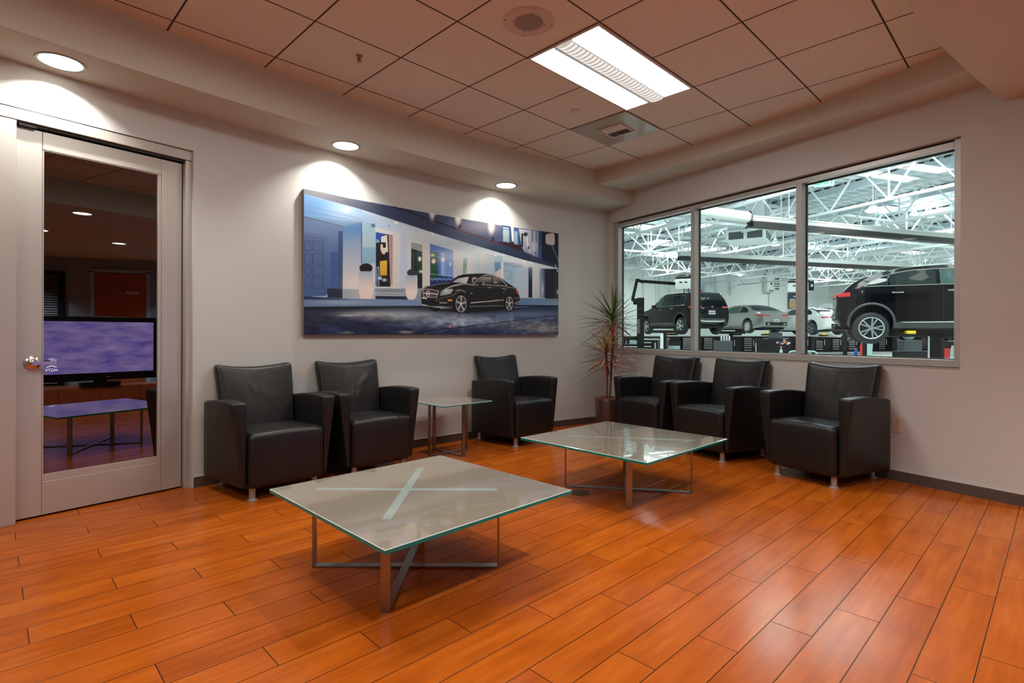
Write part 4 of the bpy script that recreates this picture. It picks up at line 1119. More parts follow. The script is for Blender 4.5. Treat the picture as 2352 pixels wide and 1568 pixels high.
# deck seams: ledger angles under the deck with dark blocks for the shadow gaps at the flutes
for k, bb in enumerate((11.2, 14.0, 16.6, 19.4, 22.1, 24.8)):
    a0 = 2.2-.6*k
    t = thing('deck_beam', 'grey beam under the roof deck with dark flute openings, %s' % tl[k], 'beam', (*GP(a0, bb), DECK-.22), 0, 'grey beams under the roof deck'); L0 = Vector((*GP(a0, bb), DECK-.22))
    b = MB(); b.bar(Vector((0, 0, .08)), Vector((*GP(25.9, bb), DECK-.22))-L0+Vector((0, 0, .08)), .09, .20); b.build('beam_body', M['ggrey'], t)
    b = MB(); a = a0
    while a < 25.8:
        for o in (-.047, .047):
            b.box(Vector((*GP(a, bb+o), DECK-.22))-L0+Vector((0, 0, .195)), (.015, .13, .05), rz=math.atan2(GA[1], GA[0])-PI/2)
        a += .3
    o = b.build('flute_shadow_gaps', M['dark'], t)

# lamps
def highbay(px_, py_, z, r, label):
    p = at(px_, py_, z)
    t = thing('high_bay_lamp', label, 'lamp', p, 0, 'bright high bay lamps')
    b = MB(); b.lathe([(.0001, -.03), (r*.6, -.03), (r, .0), (r*.95, .03), (.0001, .03)], n=28); b.build('lamp_disc', M['highbay'], t, smooth=50)
    b = MB(); b.lathe([(r*.8, .032), (r*.5, .12), (.05, .16), (.05, .22)], n=24, cap=False); b.tube([(0, 0, .2), (0, 0, DECK-z-.02)], .012, 6); b.build('lamp_housing', M['gsteel'], t, smooth=40)
highbay(2005, 484, 4.25, .17, 'round bright lamp above the big black car')
highbay(1780, 562, 4.30, .17, 'round bright lamp above the grey saloon')
highbay(2100, 492, 4.95, .12, 'left of two small lamps far up behind the big black car')
highbay(2137, 497, 4.95, .14, 'right of two small lamps far up behind the big black car')
highbay(1951, 620, 4.4, .15, 'round lamp far back over the white saloon')
highbay(1700, 632, 4.3, .10, 'small lamp far back between the vent box and the wall heater')
t = thing('high_bay_lamp', 'lamp high outside the window, above the view, throwing pale blue patches on the chairs', 'lamp', (4.2, 8.0, 5.0), 0, 'bright high bay lamps')
b = MB(); b.lathe([(.0001, .05), (.14, .05), (.15, .08), (.0001, .08)], n=28); b.build('lamp_disc', M['highbay'], t, smooth=50)
b = MB(); b.lathe([(.16, .09), (.1, .16), (.05, .2), (.05, .24)], n=24, cap=False); b.build('lamp_housing', M['gsteel'], t, smooth=40)
l = light('high_bay_bulb', 'POINT', (0, 0, 0), 150, (.75, .88, 1), shadow_soft_size=.05); l.parent = t
# long strips and skylights under the deck
def strip(a, bb, L, w, label, mat='strip_lamp', along=False):
    p = GP(a, bb); t = thing('strip_lamp', label, 'lamp', (p[0], p[1], DECK-.08), math.atan2(GB[1], GB[0]) if not along else math.atan2(GA[1], GA[0]), 'long strip lamps under the workshop roof')
    b = MB(); b.box((0, 0, .0), (L, w, .03)); b.build('lamp_tube', M[mat], t); b = MB(); b.box((0, 0, .035), (L, w*1.1, .03)); b.build('lamp_tray', M['gsteel'], t)
k = 0
names = ['row nearest the window', 'second row from the window', 'third row from the window', 'fourth row from the window', 'fifth row from the window']
for r, bb in enumerate((11.2, 16.6, 22.0, 27.4, 33.)):
    for c_, a in enumerate((6., 11.5, 17., 22.5)):
        strip(a, bb+1.1, 1.1, .5, 'bright strip lamp in the %s, %s' % (names[r], ['nearest the window end', 'second along its row', 'third along its row', 'nearest the back wall'][c_]))
# skylight patches
for k, (a, bb, L) in enumerate(((19.6, 15.3, 2.2), (20.2, 18.0, 2.2), (11.5, 26.1, 1.9), (9.3, 20.9, .9))):
    strip(a, bb, L, 1.1, ['broad lit skylight seen in the left pane', 'second broad lit skylight in the left pane', 'long lit skylight seen under the upper rail in the right pane', 'lit skylight right of the high bay lamp'][k], 'skylight')

# exhaust rails
def rail(p0, p1, label, h=.17):
    t = thing('exhaust_rail', label, 'rail', p0); A = Vector((0, 0, 0)); B = Vector(p1)-Vector(p0); up = Vector((0, 0, 1))
    b = MB(); b.bar(A, B, .17, .15); b.bar(A+up*.04, B+up*.04, .20, .03); b.bar(A-up*.05, B-up*.05, .20, .03); b.build('rail_body', M['rail_al'], t, bevel=.006)
    b = MB(); b.bar(A-up*.14, B-up*.14, .19, .13); b.build('rubber_lip', M['gasket'], t)
    b = MB(); d = B.normalized(); n = int(B.length/3)
    for k in range(n): 
        q = A+d*(1.2+3*k); b.box(q+up*.10, (.12, .24, .05)); b.tube([q+up*.12, q+up*(DECK-p0[2]-.05)], .012, 5)
    b.build('rail_hanger', M['gsteel'], t)
    return t
a0 = at(1724, 502, 3.95); a1 = at(2240, 548, 3.95)
a1 = tuple(a0[k]+(a1[k]-a0[k])*1.25 for k in range(3))
rail(a0, a1, 'long pale exhaust rail with black lip across the upper panes')
dv = (Vector(a0)-Vector(a1)).normalized(); q0 = Vector(a0)+dv*.02; 
t = thing('ribbed_hose', 'white ribbed hose joined to the left end of the upper rail', 'hose', a0)
b = MB(); n = 90; b.tube([dv*(.10+4.6*k/n)+Vector((0, 0, .03+.16*k/n)) for k in range(n+1)], [.135*(1 if k % 2 else .985) for k in range(n+1)], 16); b.build('hose_body', M['hose'], t, smooth=50)
b = MB(); b.tube([dv*.04+Vector((0, .15*math.cos(x), .02+.15*math.sin(x))) for x in lin(-2.4, 2.4, 12)], .02, 6); b.tube([dv*.04+Vector((0, 0, -.12)), dv*.13+Vector((0, 0, -.24))], .025, 6); b.build('hose_clamp', M['black'], t)
a0 = at(1560, 583, 3.75); a1 = at(2046, 608, 3.75)
a1 = tuple(a0[k]+(a1[k]-a0[k])*1.1 for k in range(3))
rail(a0, a1, 'second exhaust rail, lower in the middle and right panes')

# ducted vent box with louvres
p = at(1731, 552, 3.95)
t = thing('vent_box', 'big blue grey duct box with two pairs of dark louvres in the middle pane', 'duct', (p[0], p[1]+.35, 3.95), math.radians(-33))
b = MB(); b.softbox((-.52, -.52, 0), (.52, .52, 1.28), .02, (1, 1, 1)); b.build('duct_body', M['ggrey'], t, smooth=30)
b = MB(); b.softbox((-.56, -.56, -.01), (.56, .56, .32), .02, (1, 1, 1)); b.build('duct_collar', M['gsteel'], t, smooth=30)
for rz_ in (0, PI/2, -PI/2, PI):
    for s in (-.26, .26):
        b = MB(); R3 = Matrix.Rotation(rz_, 3, 'Z'); 
        b.box(R3 @ Vector((s, -.562, .15)), (.42, .012, .22), M3=R3)
        o = b.build('louvre_panel', M['dark'], t); b = MB()
        for q in range(5): b.box(R3 @ Vector((s, -.572, .07+.042*q)), (.42, .02, .006), M3=R3)
        b.build('louvre_blade', M['ggrey'], o)

# hose reels
for px_, py_, d, w, lb in ((1578, 650, 20., .80, 'white fluid reel box hanging behind the first mullion'), (1836, 658, 22., .86, 'white fluid reel box hanging behind the second mullion')):
    p = atd(px_, py_, d)
    t = thing('reel_box', lb, 'hose reel', (p[0], p[1], p[2]), math.radians(-24), 'ceiling hung fluid reels')
    b = MB(); b.softbox((-w/2, -.2, -.20), (w/2, .2, .16), .03, (1, 1, 1)); b.build('reel_case', M['gwall'], t, smooth=40)
    b = MB(); b.box((0, 0, .19), (w*.98, .4, .07)); b.box((-.2, 0, .29), (.3, .1, .03)); b.box((.15, 0, .27), (.2, .1, .03)); b.build('reel_top', M['black'], t)
    b = MB(); b.lathe([(.11, -.05), (.11, 0)], (-w/2-.0, 0, 0), 20, axis='x'); b.build('reel_hub', M['ggrey'], t)
    b = MB(); b.box((-.20, -.205, .02), (.1, .01, .05)); b.box((-.02, -.205, .02), (.1, .01, .05)); b.build('reel_windows', M['dark'], t)
    for q in range(3):
        b = MB(); b.tube([(-.1+.16*q, 0, -.2), (-.1+.16*q, 0, -.62-.1*q)], .016, 6); b.build('reel_hose', M['black'], t)
    b = MB(); b.tube([(-.3, 0, .16), (-.3, 0, DECK-p[2]-.01)], .012, 5); b.tube([(.3, 0, .16), (.3, 0, DECK-p[2]-.01)], .012, 5); b.build('hanger_rod', M['gsteel'], t)

# things on the far wall (a = 26)
def wall_at(px_, py_, a=25.99):
    u, v = unr(px_, py_); Y = a/(GA[0]*u+GA[1]); return (u*Y, Y, CAMH-v*Y)
WROT = math.atan2(GB[1], GB[0])
def wallthing(name, label, cat, px0, py0, px1, py1, parts, depth=.05, a=25.97, group=None):
    p = wall_at(px0, py1, a); q = wall_at(px1, py0, a); w = math.hypot(q[0]-p[0], q[1]-p[1]); h = abs(wall_at((px0+px1)/2, py0, a)[2]-wall_at((px0+px1)/2, py1, a)[2])
    c = ((p[0]+q[0])/2, (p[1]+q[1])/2, wall_at((px0+px1)/2, (py0+py1)/2, a)[2])
    t = thing(name, label, cat, c, WROT, group); parts(t, w, h); return t
def heater(t, w, h):
    b = MB(); b.softbox((-w/2, -.35, -h/2), (w/2, 0, h/2), .03, (1, 1, 1)); b.build('heater_case', M['gwall'], t, smooth=40)
    b = MB(); b.box((0, -.36, -h*.42), (w*.6, .02, .05)); b.box((0, -.36, h*.05), (.12, .02, .12)); b.build('heater_label', M['dark'], t)
    b = MB(); b.tube([(0, -.18, h/2), (0, -.18, h/2+1.1)], .12, 12); b.build('flue_pipe', M['gsteel'], t, smooth=50)
wallthing('wall_heater', 'white heater box with a flue high on the far wall above the grey saloon', 'heater', 1752, 637, 1770, 671, heater)
def grillw(t, w, h):
    b = MB(); b.box((0, -.03, 0), (w, .06, h)); b.build('grille_frame', M['gwall'], t)
    b = MB()
    for q in range(5): b.box((0, -.062, -h*.36+h*.18*q), (w*.7, .01, h*.09))
    b.build('grille_slots', M['dark'], t)
wallthing('wall_grille', 'small dark slotted grille right of the wall heater', 'vent', 1775, 636, 1790, 668, grillw)
def pipes(t, w, h):
    b = MB(); b.tube([(0, -.06, -h/2), (0, -.06, h/2-.1), (.1, -.06, h/2), (w, -.06, h/2)], .035, 8); b.build('pipe_run', M['gsteel'], t, smooth=50)
for k, (x0, y0, y1) in enumerate(((1475, 626, 740), (1505, 620, 740), (1512, 620, 740), (1526, 628, 672), (1535, 626, 672), (1641, 628, 735), (1632, 632, 656), (1674, 630, 678), (1764, 672, 735), (1820, 640, 710))):
    wallthing('wall_pipe', 'thin white pipe on the far wall, %s' % ['leftmost, left of the crooked arm', 'behind the crooked arm', 'just right of the one behind the crooked arm', 'short, left of the hanging reel box', 'short, nearest the hanging reel box', 'long, right of the red car poster', 'short, nearest the red car poster', 'short, above the grey saloon', 'below the wall heater', 'beside the second mullion'][k], 'pipe', x0, y0, x0+4, y1, pipes, group='white pipes on the far wall')
def poster_red(t, w, h):
    b = MB(); b.box((0, -.02, 0), (w, .03, h)); b.build('poster_board', pmat('pale blue print', (.45, .62, .72, 1), .5), t)
    b = MB(); b.prism([(-w*.48, -.0), (w*.48, -.0), (w*.48, .001), (-w*.48, .001)], 0, .001)
    P = [(-.46, -.36), (-.44, -.10), (-.2, .02), (-.02, .20), (.25, .18), (.42, -.02), (.47, -.35)]
    b = MB(); b.add([(x*w, -.04, z*h) for x, z in P]+[(x*w, -.036, z*h) for x, z in P], [tuple(range(7))[::-1], tuple(range(7, 14))]); b.build('printed_car', M['redpaint'], t)
wallthing('wall_poster', 'poster of a red car low on the far wall behind the first mullion', 'poster', 1579, 652, 1618, 688, poster_red, a=25.9)
def poster_b(t, w, h):
    b = MB(); b.box((0, -.02, 0), (w, .03, h)); b.build('poster_board', pmat('dark blue print', (.05, .07, .12, 1), .5), t)
    b = MB(); b.box((0, -.04, -h*.25), (w*.96, .01, h*.45)); b.build('printed_sand', pmat('sand print', (.6, .38, .16, 1), .6), t)
    b = MB(); b.box((-.1*w, -.045, h*.05), (w*.6, .01, h*.12)); b.box((.1*w, -.045, h*.25), (w*.3, .01, h*.1)); b.build('printed_figure', M['plate'], t)
wallthing('wall_poster', 'dark and sand coloured poster on the far wall beside the second mullion', 'poster', 1811, 672, 1832, 708, poster_b, a=25.9)
# reel-like dark box at the second mullion
p = atd(1862, 656, 20.)
t = thing('wall_speaker', 'small dark box hanging just right of the second mullion', 'loudspeaker', p, math.radians(-25)); b = MB(); b.softbox((-.07, -.12, -.18), (.10, .12, .16), .02, (1, 1, 1)); b.build('speaker_case', M['blackmat'], t, smooth=40)
b = MB(); b.box((.03, -.122, .0), (.06, .01, .09)); b.build('speaker_plate', M['plate'], t); b = MB(); b.tube([(0, 0, .15), (0, 0, DECK-p[2]-.02)], .01, 5); b.build('hanger_rod', M['gsteel'], t)

# tool cabinets along the back
def make_cabinet(seed):
    t = thing('tool_cabinet', 'x', 'tool cabinet', (0, 0, 0), WROT, 'black tool cabinets along the far wall')
    b = MB(); b.box((0, 0, .5), (1.36, .62, .92)); b.build('cabinet_body', M['blackmat'], t, bevel=.008)
    b = MB(); b.box((0, 0, .985), (1.4, .66, .04)); b.build('worktop', pmat('steel worktop', (.2, .2, .2, 1), .4, .6) if seed == 0 else M['steel'], t)
    zz = [.18, .32, .44, .55, .65, .75, .84]
    for z in zz:
        o = MB().box((-.35, -.318, z+.0), (.60, .012, .085)).build('drawer', M['black'], t)
        MB().box((-.35, -.328, z+.028), (.56, .016, .024)).build('drawer_pull', M['handle'], o)
    o = MB().box((.33, -.318, .5), (.62, .012, .80)).build('cabinet_door', M['black'], t)
    MB().box((.08, -.33, .62), (.03, .018, .34)).build('door_pull', M['handle'], o)
    return t
proto = make_cabinet(0); first = True
cabs = ['leftmost in the left pane', 'just left of the dark post', 'just right of the dark post', 'under the front wheel of the left black car', 'left of the pale lift column', 'behind the pale blue bin', 'just left of the first mullion', 'just right of the first mullion', 'left of the dark trolley with bottles', 'behind the dark trolley with bottles', 'right of the bottles, under the grey saloon', 'left of the stickered cart', 'behind the stickered cart', 'just left of the second mullion',
        'just right of the second mullion', 'under the white saloon', 'left of the red cylinder', 'under the big rear wheel', 'left of the long black crate', 'behind the long black crate', 'at the right edge of the window']
for k, lb in enumerate(cabs):
    o = proto if first else copy_tree(proto); first = False
    p = GP(23.6, 15.9+1.45*k)
    o.location = (p[0], p[1], 0); o['label'] = 'black white-pulled tool cabinet by the back, '+lb

# lifts: columns, arms and pads under the cars
def lift(px_, y_top, d, w, label, white=False, arm=None, dep=None):
    p = atd(px_, y_top, d); z = p[2]
    t = thing('lift_column', label, 'car lift', (p[0], p[1], 0), math.atan2(p[0], p[1])*-1, 'dark car lift columns')
    b = MB(); b.box((0, 0, z/2), (w, dep or w, z)); b.build('column', M['blackmat'], t, bevel=.006)
    b = MB(); b.box((0, 0, .015), (w*1.8, w*1.8, .03)); b.build('foot_plate', M['blackmat'], t)
    if white: b = MB(); b.box((-w/2-.015, -w/2, z/2), (.035, .02, z-.02)); b.build('white_edge', M['handle'], t)
    if arm:
        b = MB(); b.box((arm[0], 0, z+.05), (arm[1], .14, .12)); b.build('lift_arm', M['blackmat'], t, bevel=.01)
    return t
lift(1941, 762, 22.5, .16, 'slim dark lift column left of the big wheel', arm=(.25, 1.3))
lift(1986, 772, 20.5, .15, 'slim dark lift column right of the red cylinder')
lift(2055, 772, 20.5, .15, 'slim dark lift column left of the long black crate')
lift(2149, 771, 12.6, .22, 'broad dark lift column with a white front edge under the big black car', True, arm=(.2, 2.3))
lift(2164, 776, 18., .12, 'thin dark lift column just right of the broad one')
lift(1679, 766, 24., .18, 'dark lift column in the left half of the middle pane', arm=(-.1, 1.4))
lift(1868, 776, 22., .12, 'slim dark lift column just right of the second mullion')
lift(1527, 764, 23., .16, 'dark lift column left of the pale blue bin', arm=(.1, 1.5))
t = lift(1520, 766, 22.8, .13, 'pale lift column beside the pale blue bin')
for o in t.children: o.data = o.data.copy(); o.data.materials.clear(); o.data.materials.append(M['gsteel'])
t['label'] = 'pale white lift column beside the dark one under the left black car'
# support beams and yellow pads
def pad(px_, py_, d, w, label):
    p = atd(px_, py_, d); t = thing('lift_pad', label, 'lift pad', (p[0], p[1], p[2]), math.radians(-20), 'yellow lift pads under the cars')
    b = MB(); b.softbox((-w/2, -.12, -.035), (w/2, .12, .035), .015, (1, 1, 1)); b.build('pad_block', M['yellow'], t, smooth=40)
    b = MB(); b.box((-w*.2, .05, -.07), (w*1.8, .16, .07)); b.build('pad_arm', M['blackmat'], t)
pad(1542, 764, 23.2, .36, 'yellow pad left of the rear wheel of the left black car')
pad(1694, 765, 25.5, .26, 'yellow pad under the grey saloon, left of its wheel')
pad(1761, 765, 25.5, .22, 'yellow pad under the grey saloon, right of its wheel')
pad(1893, 767, 25., .20, 'yellow pad under the white saloon')
pad(1962, 768, 20., .36, 'long yellow pad left of the big wheel')
pad(2090, 763, 12.0, .16, 'yellow pad under the sill of the big black car')
t = thing('lift_beam', 'black lift beam with bright bolts under the big black car', 'car lift', (*atd(2130, 762, 12.7)[:2], atd(2130, 762, 12.7)[2]), math.radians(-5))
b = MB(); b.box((-.35, 0, 0), (1.4, .2, .13)); b.build('beam_body', M['blackmat'], t, bevel=.01); b = MB(); b.box((.9, -.05, -.02), (1.3, .3, .22)); b.build('beam_block', M['black'], t, bevel=.01)
b = MB(); b.box((-.5, -.105, .02), (.25, .02, .1)); b.build('beam_cover', M['steel'], t)

# dark post with the crooked arm
p = atd(1471, 790, 9.)
t = thing('crooked_arm_post', 'dark post with a crooked lamp arm in the left pane', 'work lamp', (p[0], p[1], 0), math.radians(-13))
def pl_(x, y): q = atd(x, y, 9.); dx = q[0]-p[0]; return (dx/math.cos(math.radians(13)), 0, q[2])
b = MB(); z = atd(1471, 684, 9.)[2]; b.box((0, 0, z/2), (.118, .14, z)); b.box((-.075, 0, z-.06), (.09, .1, .10)); b.build('post', M['blackmat'], t, bevel=.006)
b = MB(); b.bar(pl_(1454, 687), pl_(1464, 641), .05, .06, up=(0, 1, 0)); b.build('lower_arm', M['blackmat'], t, bevel=.006)
b = MB(); b.bar(pl_(1462, 642), pl_(1478, 648), .05, .05, up=(0, 1, 0)); b.bar(pl_(1476, 646), pl_(1546, 653), .05, .045, up=(0, 1, 0)); b.build('upper_arm', M['blackmat'], t, bevel=.006)
b = MB(); b.bar(pl_(1458, 690), pl_(1452, 686), .05, .05, up=(0, 1, 0)); b.build('arm_joint', M['blackmat'], t)
b = MB(); b.box((-.035, -.072, pl_(0, 745)[2]), (.05, .01, .24)); b.build('post_label', pmat('brown label', (.2, .17, .13, 1), .5), t)

# bins, cylinders, cart
def bin_(px_, py0, py1, d, r, label, mat, liner=True):
    z1 = atd(px_, py0, d)[2]; p = atd(px_, py0, d)
    t = thing('waste_bin', label, 'bin', (p[0], p[1], 0), 0, 'bins on the workshop floor')
    b = MB(); b.lathe([(r*.8, 0), (r*.82, .02), (r, z1)], n=28); b.build('bin_body', mat, t, smooth=50)
    if liner: b = MB(); b.lathe([(r*1.04, z1-.20), (r*1.08, z1+.01), (r*.9, z1+.04), (r*.85, z1-.02)], n=28, cap=False); b.build('bin_liner', M['black'], t, smooth=50)
bin_(1549, 783, 800, 24., .26, 'pale blue bin with a black liner in the left pane', M['bin'])
bin_(1994, 788, 812, 26.5, .2, 'pale blue bin behind the big wheel', M['bin'], False)
bin_(2186, 784, 812, 27., .30, 'pale blue bin at the right edge of the window', M['bin'])
bin_(2172, 790, 812, 26., .20, 'red bin at the right edge of the window', M['redpaint'])
def cyl(px_, py0, d, r, label, mat, cat='cylinder', name='gas_cylinder'):
    p = atd(px_, py0, d); z1 = p[2]
    t = thing(name, label, cat, (p[0], p[1], 0))
    b = MB(); b.lathe([(r, 0), (r, z1*.82), (r*.7, z1*.9), (r*.3, z1*.94)], n=20); b.build('cylinder_body', mat, t, smooth=50)
    b = MB(); b.lathe([(r*.35, z1*.94), (r*.35, z1), (r*.6, z1), (.001, z1+.03)], n=12); b.build('cylinder_valve', M['steel'], t, smooth=40)
cyl(1979, 788, 25., .07, 'red cylinder standing left of the slim lift column', M['redpaint'])
cyl(1966, 800, 25.5, .08, 'small blue can on the floor left of the red cylinder', M['blue'], 'can', 'blue_can')
cyl(1794, 797, 15., .045, 'pale fire extinguisher in front of the stickered cart', M['plate'], 'fire extinguisher', 'fire_extinguisher')
p = atd(1775, 778, 18.5)
t = thing('sticker_cart', 'black workshop cart with coloured stickers in the middle pane', 'cart', (p[0], p[1], 0), math.radians(-22))
z = p[2]; b = MB(); b.box((0, 0, z/2), (1.05, .6, z)); b.build('cart_body', M['blackmat'], t, bevel=.01)
b = MB(); b.box((-.54, -.31, z*.45), (.02, .02, z*.8)); b.build('cart_edge', M['handle'], t)
for k, (x, zz, m_) in enumerate(((.15, .10, 'plate'), (.24, .08, 'blue'), (.30, .13, 'plate'), (.36, .10, 'orange'), (.43, .08, 'redpaint'), (.46, .14, 'plate'), (.36, .03, 'plate'), (.25, .14, 'redpaint'), (.50, .11, 'handle'))):
    b = MB(); b.box((x-.03, -.305, z-zz-.02), (.075, .006, .055)); o = b.build('sticker', M[m_], t)
t2 = thing('tablet_stand', 'dark slanted monitor on the stickered cart', 'monitor', (p[0]+.12, p[1]+.05, z), math.radians(-22)); b = MB(); b.box((0, 0, .11), (.42, .03, .22), M3=Matrix.Rotation(-.5, 3, 'X')); b.box((0, .04, .03), (.2, .12, .06)); b.build('monitor_body', M['cladding'], t2)
# long black crate, dark trolleys and boxes beyond the near car
p = atd(2094, 806, 19.5); t = thing('long_crate', 'long low black crate on the floor under the big black car', 'crate', (p[0], p[1], 0), math.radians(-8)); b = MB(); b.softbox((-.56, -.2, 0), (.56, .2, p[2]), .04, (1, 1, 1)); b.build('crate_body', M['blackmat'], t, smooth=40); b = MB(); b.box((0, -.02, p[2]-.004), (1.08, .38, .012)); b.build('crate_lid', M['cladding'], t)
p = atd(2087, 775, 21.); t = thing('oil_drain', 'dark oil drain trolley with a pale funnel under the big black car', 'trolley', (p[0], p[1], 0), 0); b = MB(); b.box((0, 0, (p[2]-.1)/2), (.7, .5, p[2]-.1)); b.build('trolley_body', M['cladding'], t, bevel=.02); b = MB(); b.lathe([(.05, p[2]-.12), (.2, p[2]+.02), (.22, p[2]+.05)], n=20, cap=False); b.build('funnel', M['bin'], t, smooth=40)
p = atd(1660, 768, 22.); t = thing('jack_trolley', 'dark trolley with pale bottles in the middle pane', 'trolley', (p[0], p[1], 0), -.3); b = MB(); b.box((0, 0, (p[2]-.25)/2), (.7, .5, p[2]-.25)); b.build('trolley_body', M['cladding'], t, bevel=.02); b = MB()
for q in range(4): b.lathe([(.035, p[2]-.26), (.035, p[2]-.10), (.015, p[2]-.05)], (-.05+.1*q, 0, 0), 12)
b.build('bottle_row', M['plate'], t, smooth=40)
p = atd(1828, 806, 13.); t = thing('tube_chair', 'bent white tube handle low in front of the second mullion', 'trolley handle', (p[0], p[1], 0), -.35)
b = MB(); zt = p[2]; b.tube(catmull([(-.15, 0, 0), (-.15, 0, zt-.12), (-.12, 0, zt-.02), (0, 0, zt), (.3, 0, zt), (.42, 0, zt-.02), (.45, 0, zt-.12), (.45, 0, 0)], 4), .018, 8); b.build('handle_tube', M['bin'], t, smooth=60)
# benches in the left pane
p = atd(1449, 788, 14.); t = thing('drawer_cart', 'black drawer cart with a small radio left of the dark post', 'cart', (p[0], p[1], 0), math.radians(-22)); z = p[2]-.02; b = MB(); b.box((0, 0, z/2), (.62, .5, z)); b.build('cart_body', M['blackmat'], t, bevel=.01)
for q in range(4):
    o = MB().box((0, -.256, z-.09-.11*q), (.58, .012, .09)).build('drawer', M['black'], t); MB().box((0, -.266, z-.065-.11*q), (.5, .016, .018)).build('drawer_pull', M['handle'], o)
b = MB(); b.box((.08, -.02, z+.05), (.2, .12, .10)); b.build('radio', M['ggrey'], t)
p = atd(1496, 781, 15.5); t = thing('drawer_cart', 'black drawer cart with a pale rail right of the dark post', 'cart', (p[0], p[1], 0), math.radians(-22)); z = p[2]; b = MB(); b.box((0, 0, z/2), (.42, .5, z)); b.build('cart_body', M['blackmat'], t, bevel=.01)
for q in range(4):
    o = MB().box((-.08, -.256, z-.09-.11*q), (.24, .012, .09)).build('drawer', M['black'], t); MB().box((-.08, -.266, z-.065-.11*q), (.22, .016, .018)).build('drawer_pull', M['handle'], o)
b = MB(); b.box((.14, -.26, z-.2), (.03, .02, .26)); b.box((0, -.1, z+.03), (.44, .3, .03)); b.build('cart_rail', M['plate'], t)
# exit sign, added in the workshop in place of letters mirrored in the pane
p = at(1892, 419, 3.3) if False else atd(1893, 417, 9.2)
t = thing('exit_sign', 'green exit sign hanging at the top of the right window pane', 'exit sign', p, math.radians(-25))
b = MB(); b.box((0, 0, 0), (.30, .02, .17)); b.build('sign_panel', M['gsteel'], t)
text('EXIT', .15, M['exit'], t, (0, -.012, .0), (PI/2, 0, 0), 'sign_lettering')
b = MB(); b.tube([(0, 0, .08), (0, 0, DECK-p[2]-.02)], .008, 5); b.build('sign_rod', M['gsteel'], t)
# area lights added under the deck to brighten the workshop, no fittings modelled
for k, (a, bb) in enumerate(((8, 10.5), (16, 13.5), (22, 18), (10, 18), (17, 23), (5, 14), (22, 29), (12, 27), (18, 33), (8, 23))):
    p = GP(a, bb)
    l = light('workshop_lamp', 'AREA', (p[0], p[1], DECK-.12), 190, (.93, 1, .985), shape='RECTANGLE', size=3., size_y=1.1)
# ------------------------------------------------------------------ the big printed picture (drawn in its own flat coordinates, then hung on the wall)
NXV, NYV = 800, 440; NXP, NYP = NXV*2, NYV*2
PH0, PH1 = None, None
def wall_phi(x):
    """angle on the wall circle met by the ray through photo column x (mid height)"""
    u = unr(x, 770)[0]; r = RL-.045
    # |t*(u,1)-CL| = r
    A = u*u+1; B = -2*(u*CL[0]+CL[1]); Cc = CL[0]**2+CL[1]**2-r*r; tt = (-B+math.sqrt(B*B-4*A*Cc))/(2*A)
    return math.atan2(tt-CL[1], u*tt-CL[0])
ph0, ph1 = wall_phi(697.5), wall_phi(1282); zt_, zb_ = 2.328, 1.113
r_ = RL-.045
pic = thing('wall_picture', 'wide canvas print of a black saloon car parked on a night street', 'picture', (0, 0, 0))
ph = np.linspace(ph0, ph1, NXP); zz = np.linspace(zt_, zb_, NYP)
PX, ZZ = np.meshgrid(CL[0]+r_*np.cos(ph), zz); PY, _ = np.meshgrid(CL[1]+r_*np.sin(ph), zz)
U = PX/PY; V = (CAMH-ZZ)/PY; c_, s_ = math.cos(ROLL), math.sin(ROLL)
IX = CX+F_PX*(U*c_-V*s_); IY = HZ+F_PX*(U*s_+V*c_)
X = ((IX-680)*3.7935).ravel(); Y = ((IY-420)*3.7947).ravel()
img = np.zeros((X.size, 3))
def S3(c): return np.array([((q/255)/12.92 if q/255 <= .04045 else ((q/255+.055)/1.055)**2.4) for q in c])
def inside(P):
    P = np.array(P, float); x0, y0 = P.min(0); x1, y1 = P.max(0)
    idx = np.where((X >= x0) & (X <= x1) & (Y >= y0) & (Y <= y1))[0]
    x = X[idx]; y = Y[idx]; ins = np.zeros(idx.size, bool); n = len(P); j = n-1
    for i in range(n):
        xi, yi = P[i]; xj, yj = P[j]
        c = ((yi > y) != (yj > y)) & (x < (xj-xi)*(y-yi)/((yj-yi) if yj != yi else 1e-9)+xi); ins ^= c; j = i
    return idx[ins]
def fill(P, c0, c1=None, a=None, b=None, al=1.):
    """polygon, flat or shaded from colour c0 at a to c1 at b"""
    i = inside(P)
    if c1 is None: col = S3(c0)
    else:
        a = np.array(a or P[0], float); b = np.array(b or P[2], float); d = b-a
        t = np.clip(((X[i]-a[0])*d[0]+(Y[i]-a[1])*d[1])/(d@d), 0, 1)[:, None]; col = S3(c0)*(1-t)+S3(c1)*t
    img[i] = img[i]*(1-al)+col*al
def blob(cx, cy, rx, ry, c, al=1., pw=1.):
    i = np.where((abs(X-cx) < 2.6*rx) & (abs(Y-cy) < 2.6*ry))[0]
    g = al*np.exp(-(((X[i]-cx)/rx)**2+((Y[i]-cy)/ry)**2)**pw)[:, None]; img[i] = img[i]*(1-g)+S3(c)*g
def ell(cx, cy, rx, ry, c, c1=None):
    i = np.where(((X-cx)/rx)**2+((Y-cy)/ry)**2 < 1)[0]
    if c1 is None: img[i] = S3(c)
    else:
        t = np.clip((Y[i]-cy+ry)/(2*ry), 0, 1)[:, None]; img[i] = S3(c)*(1-t)+S3(c1)*t
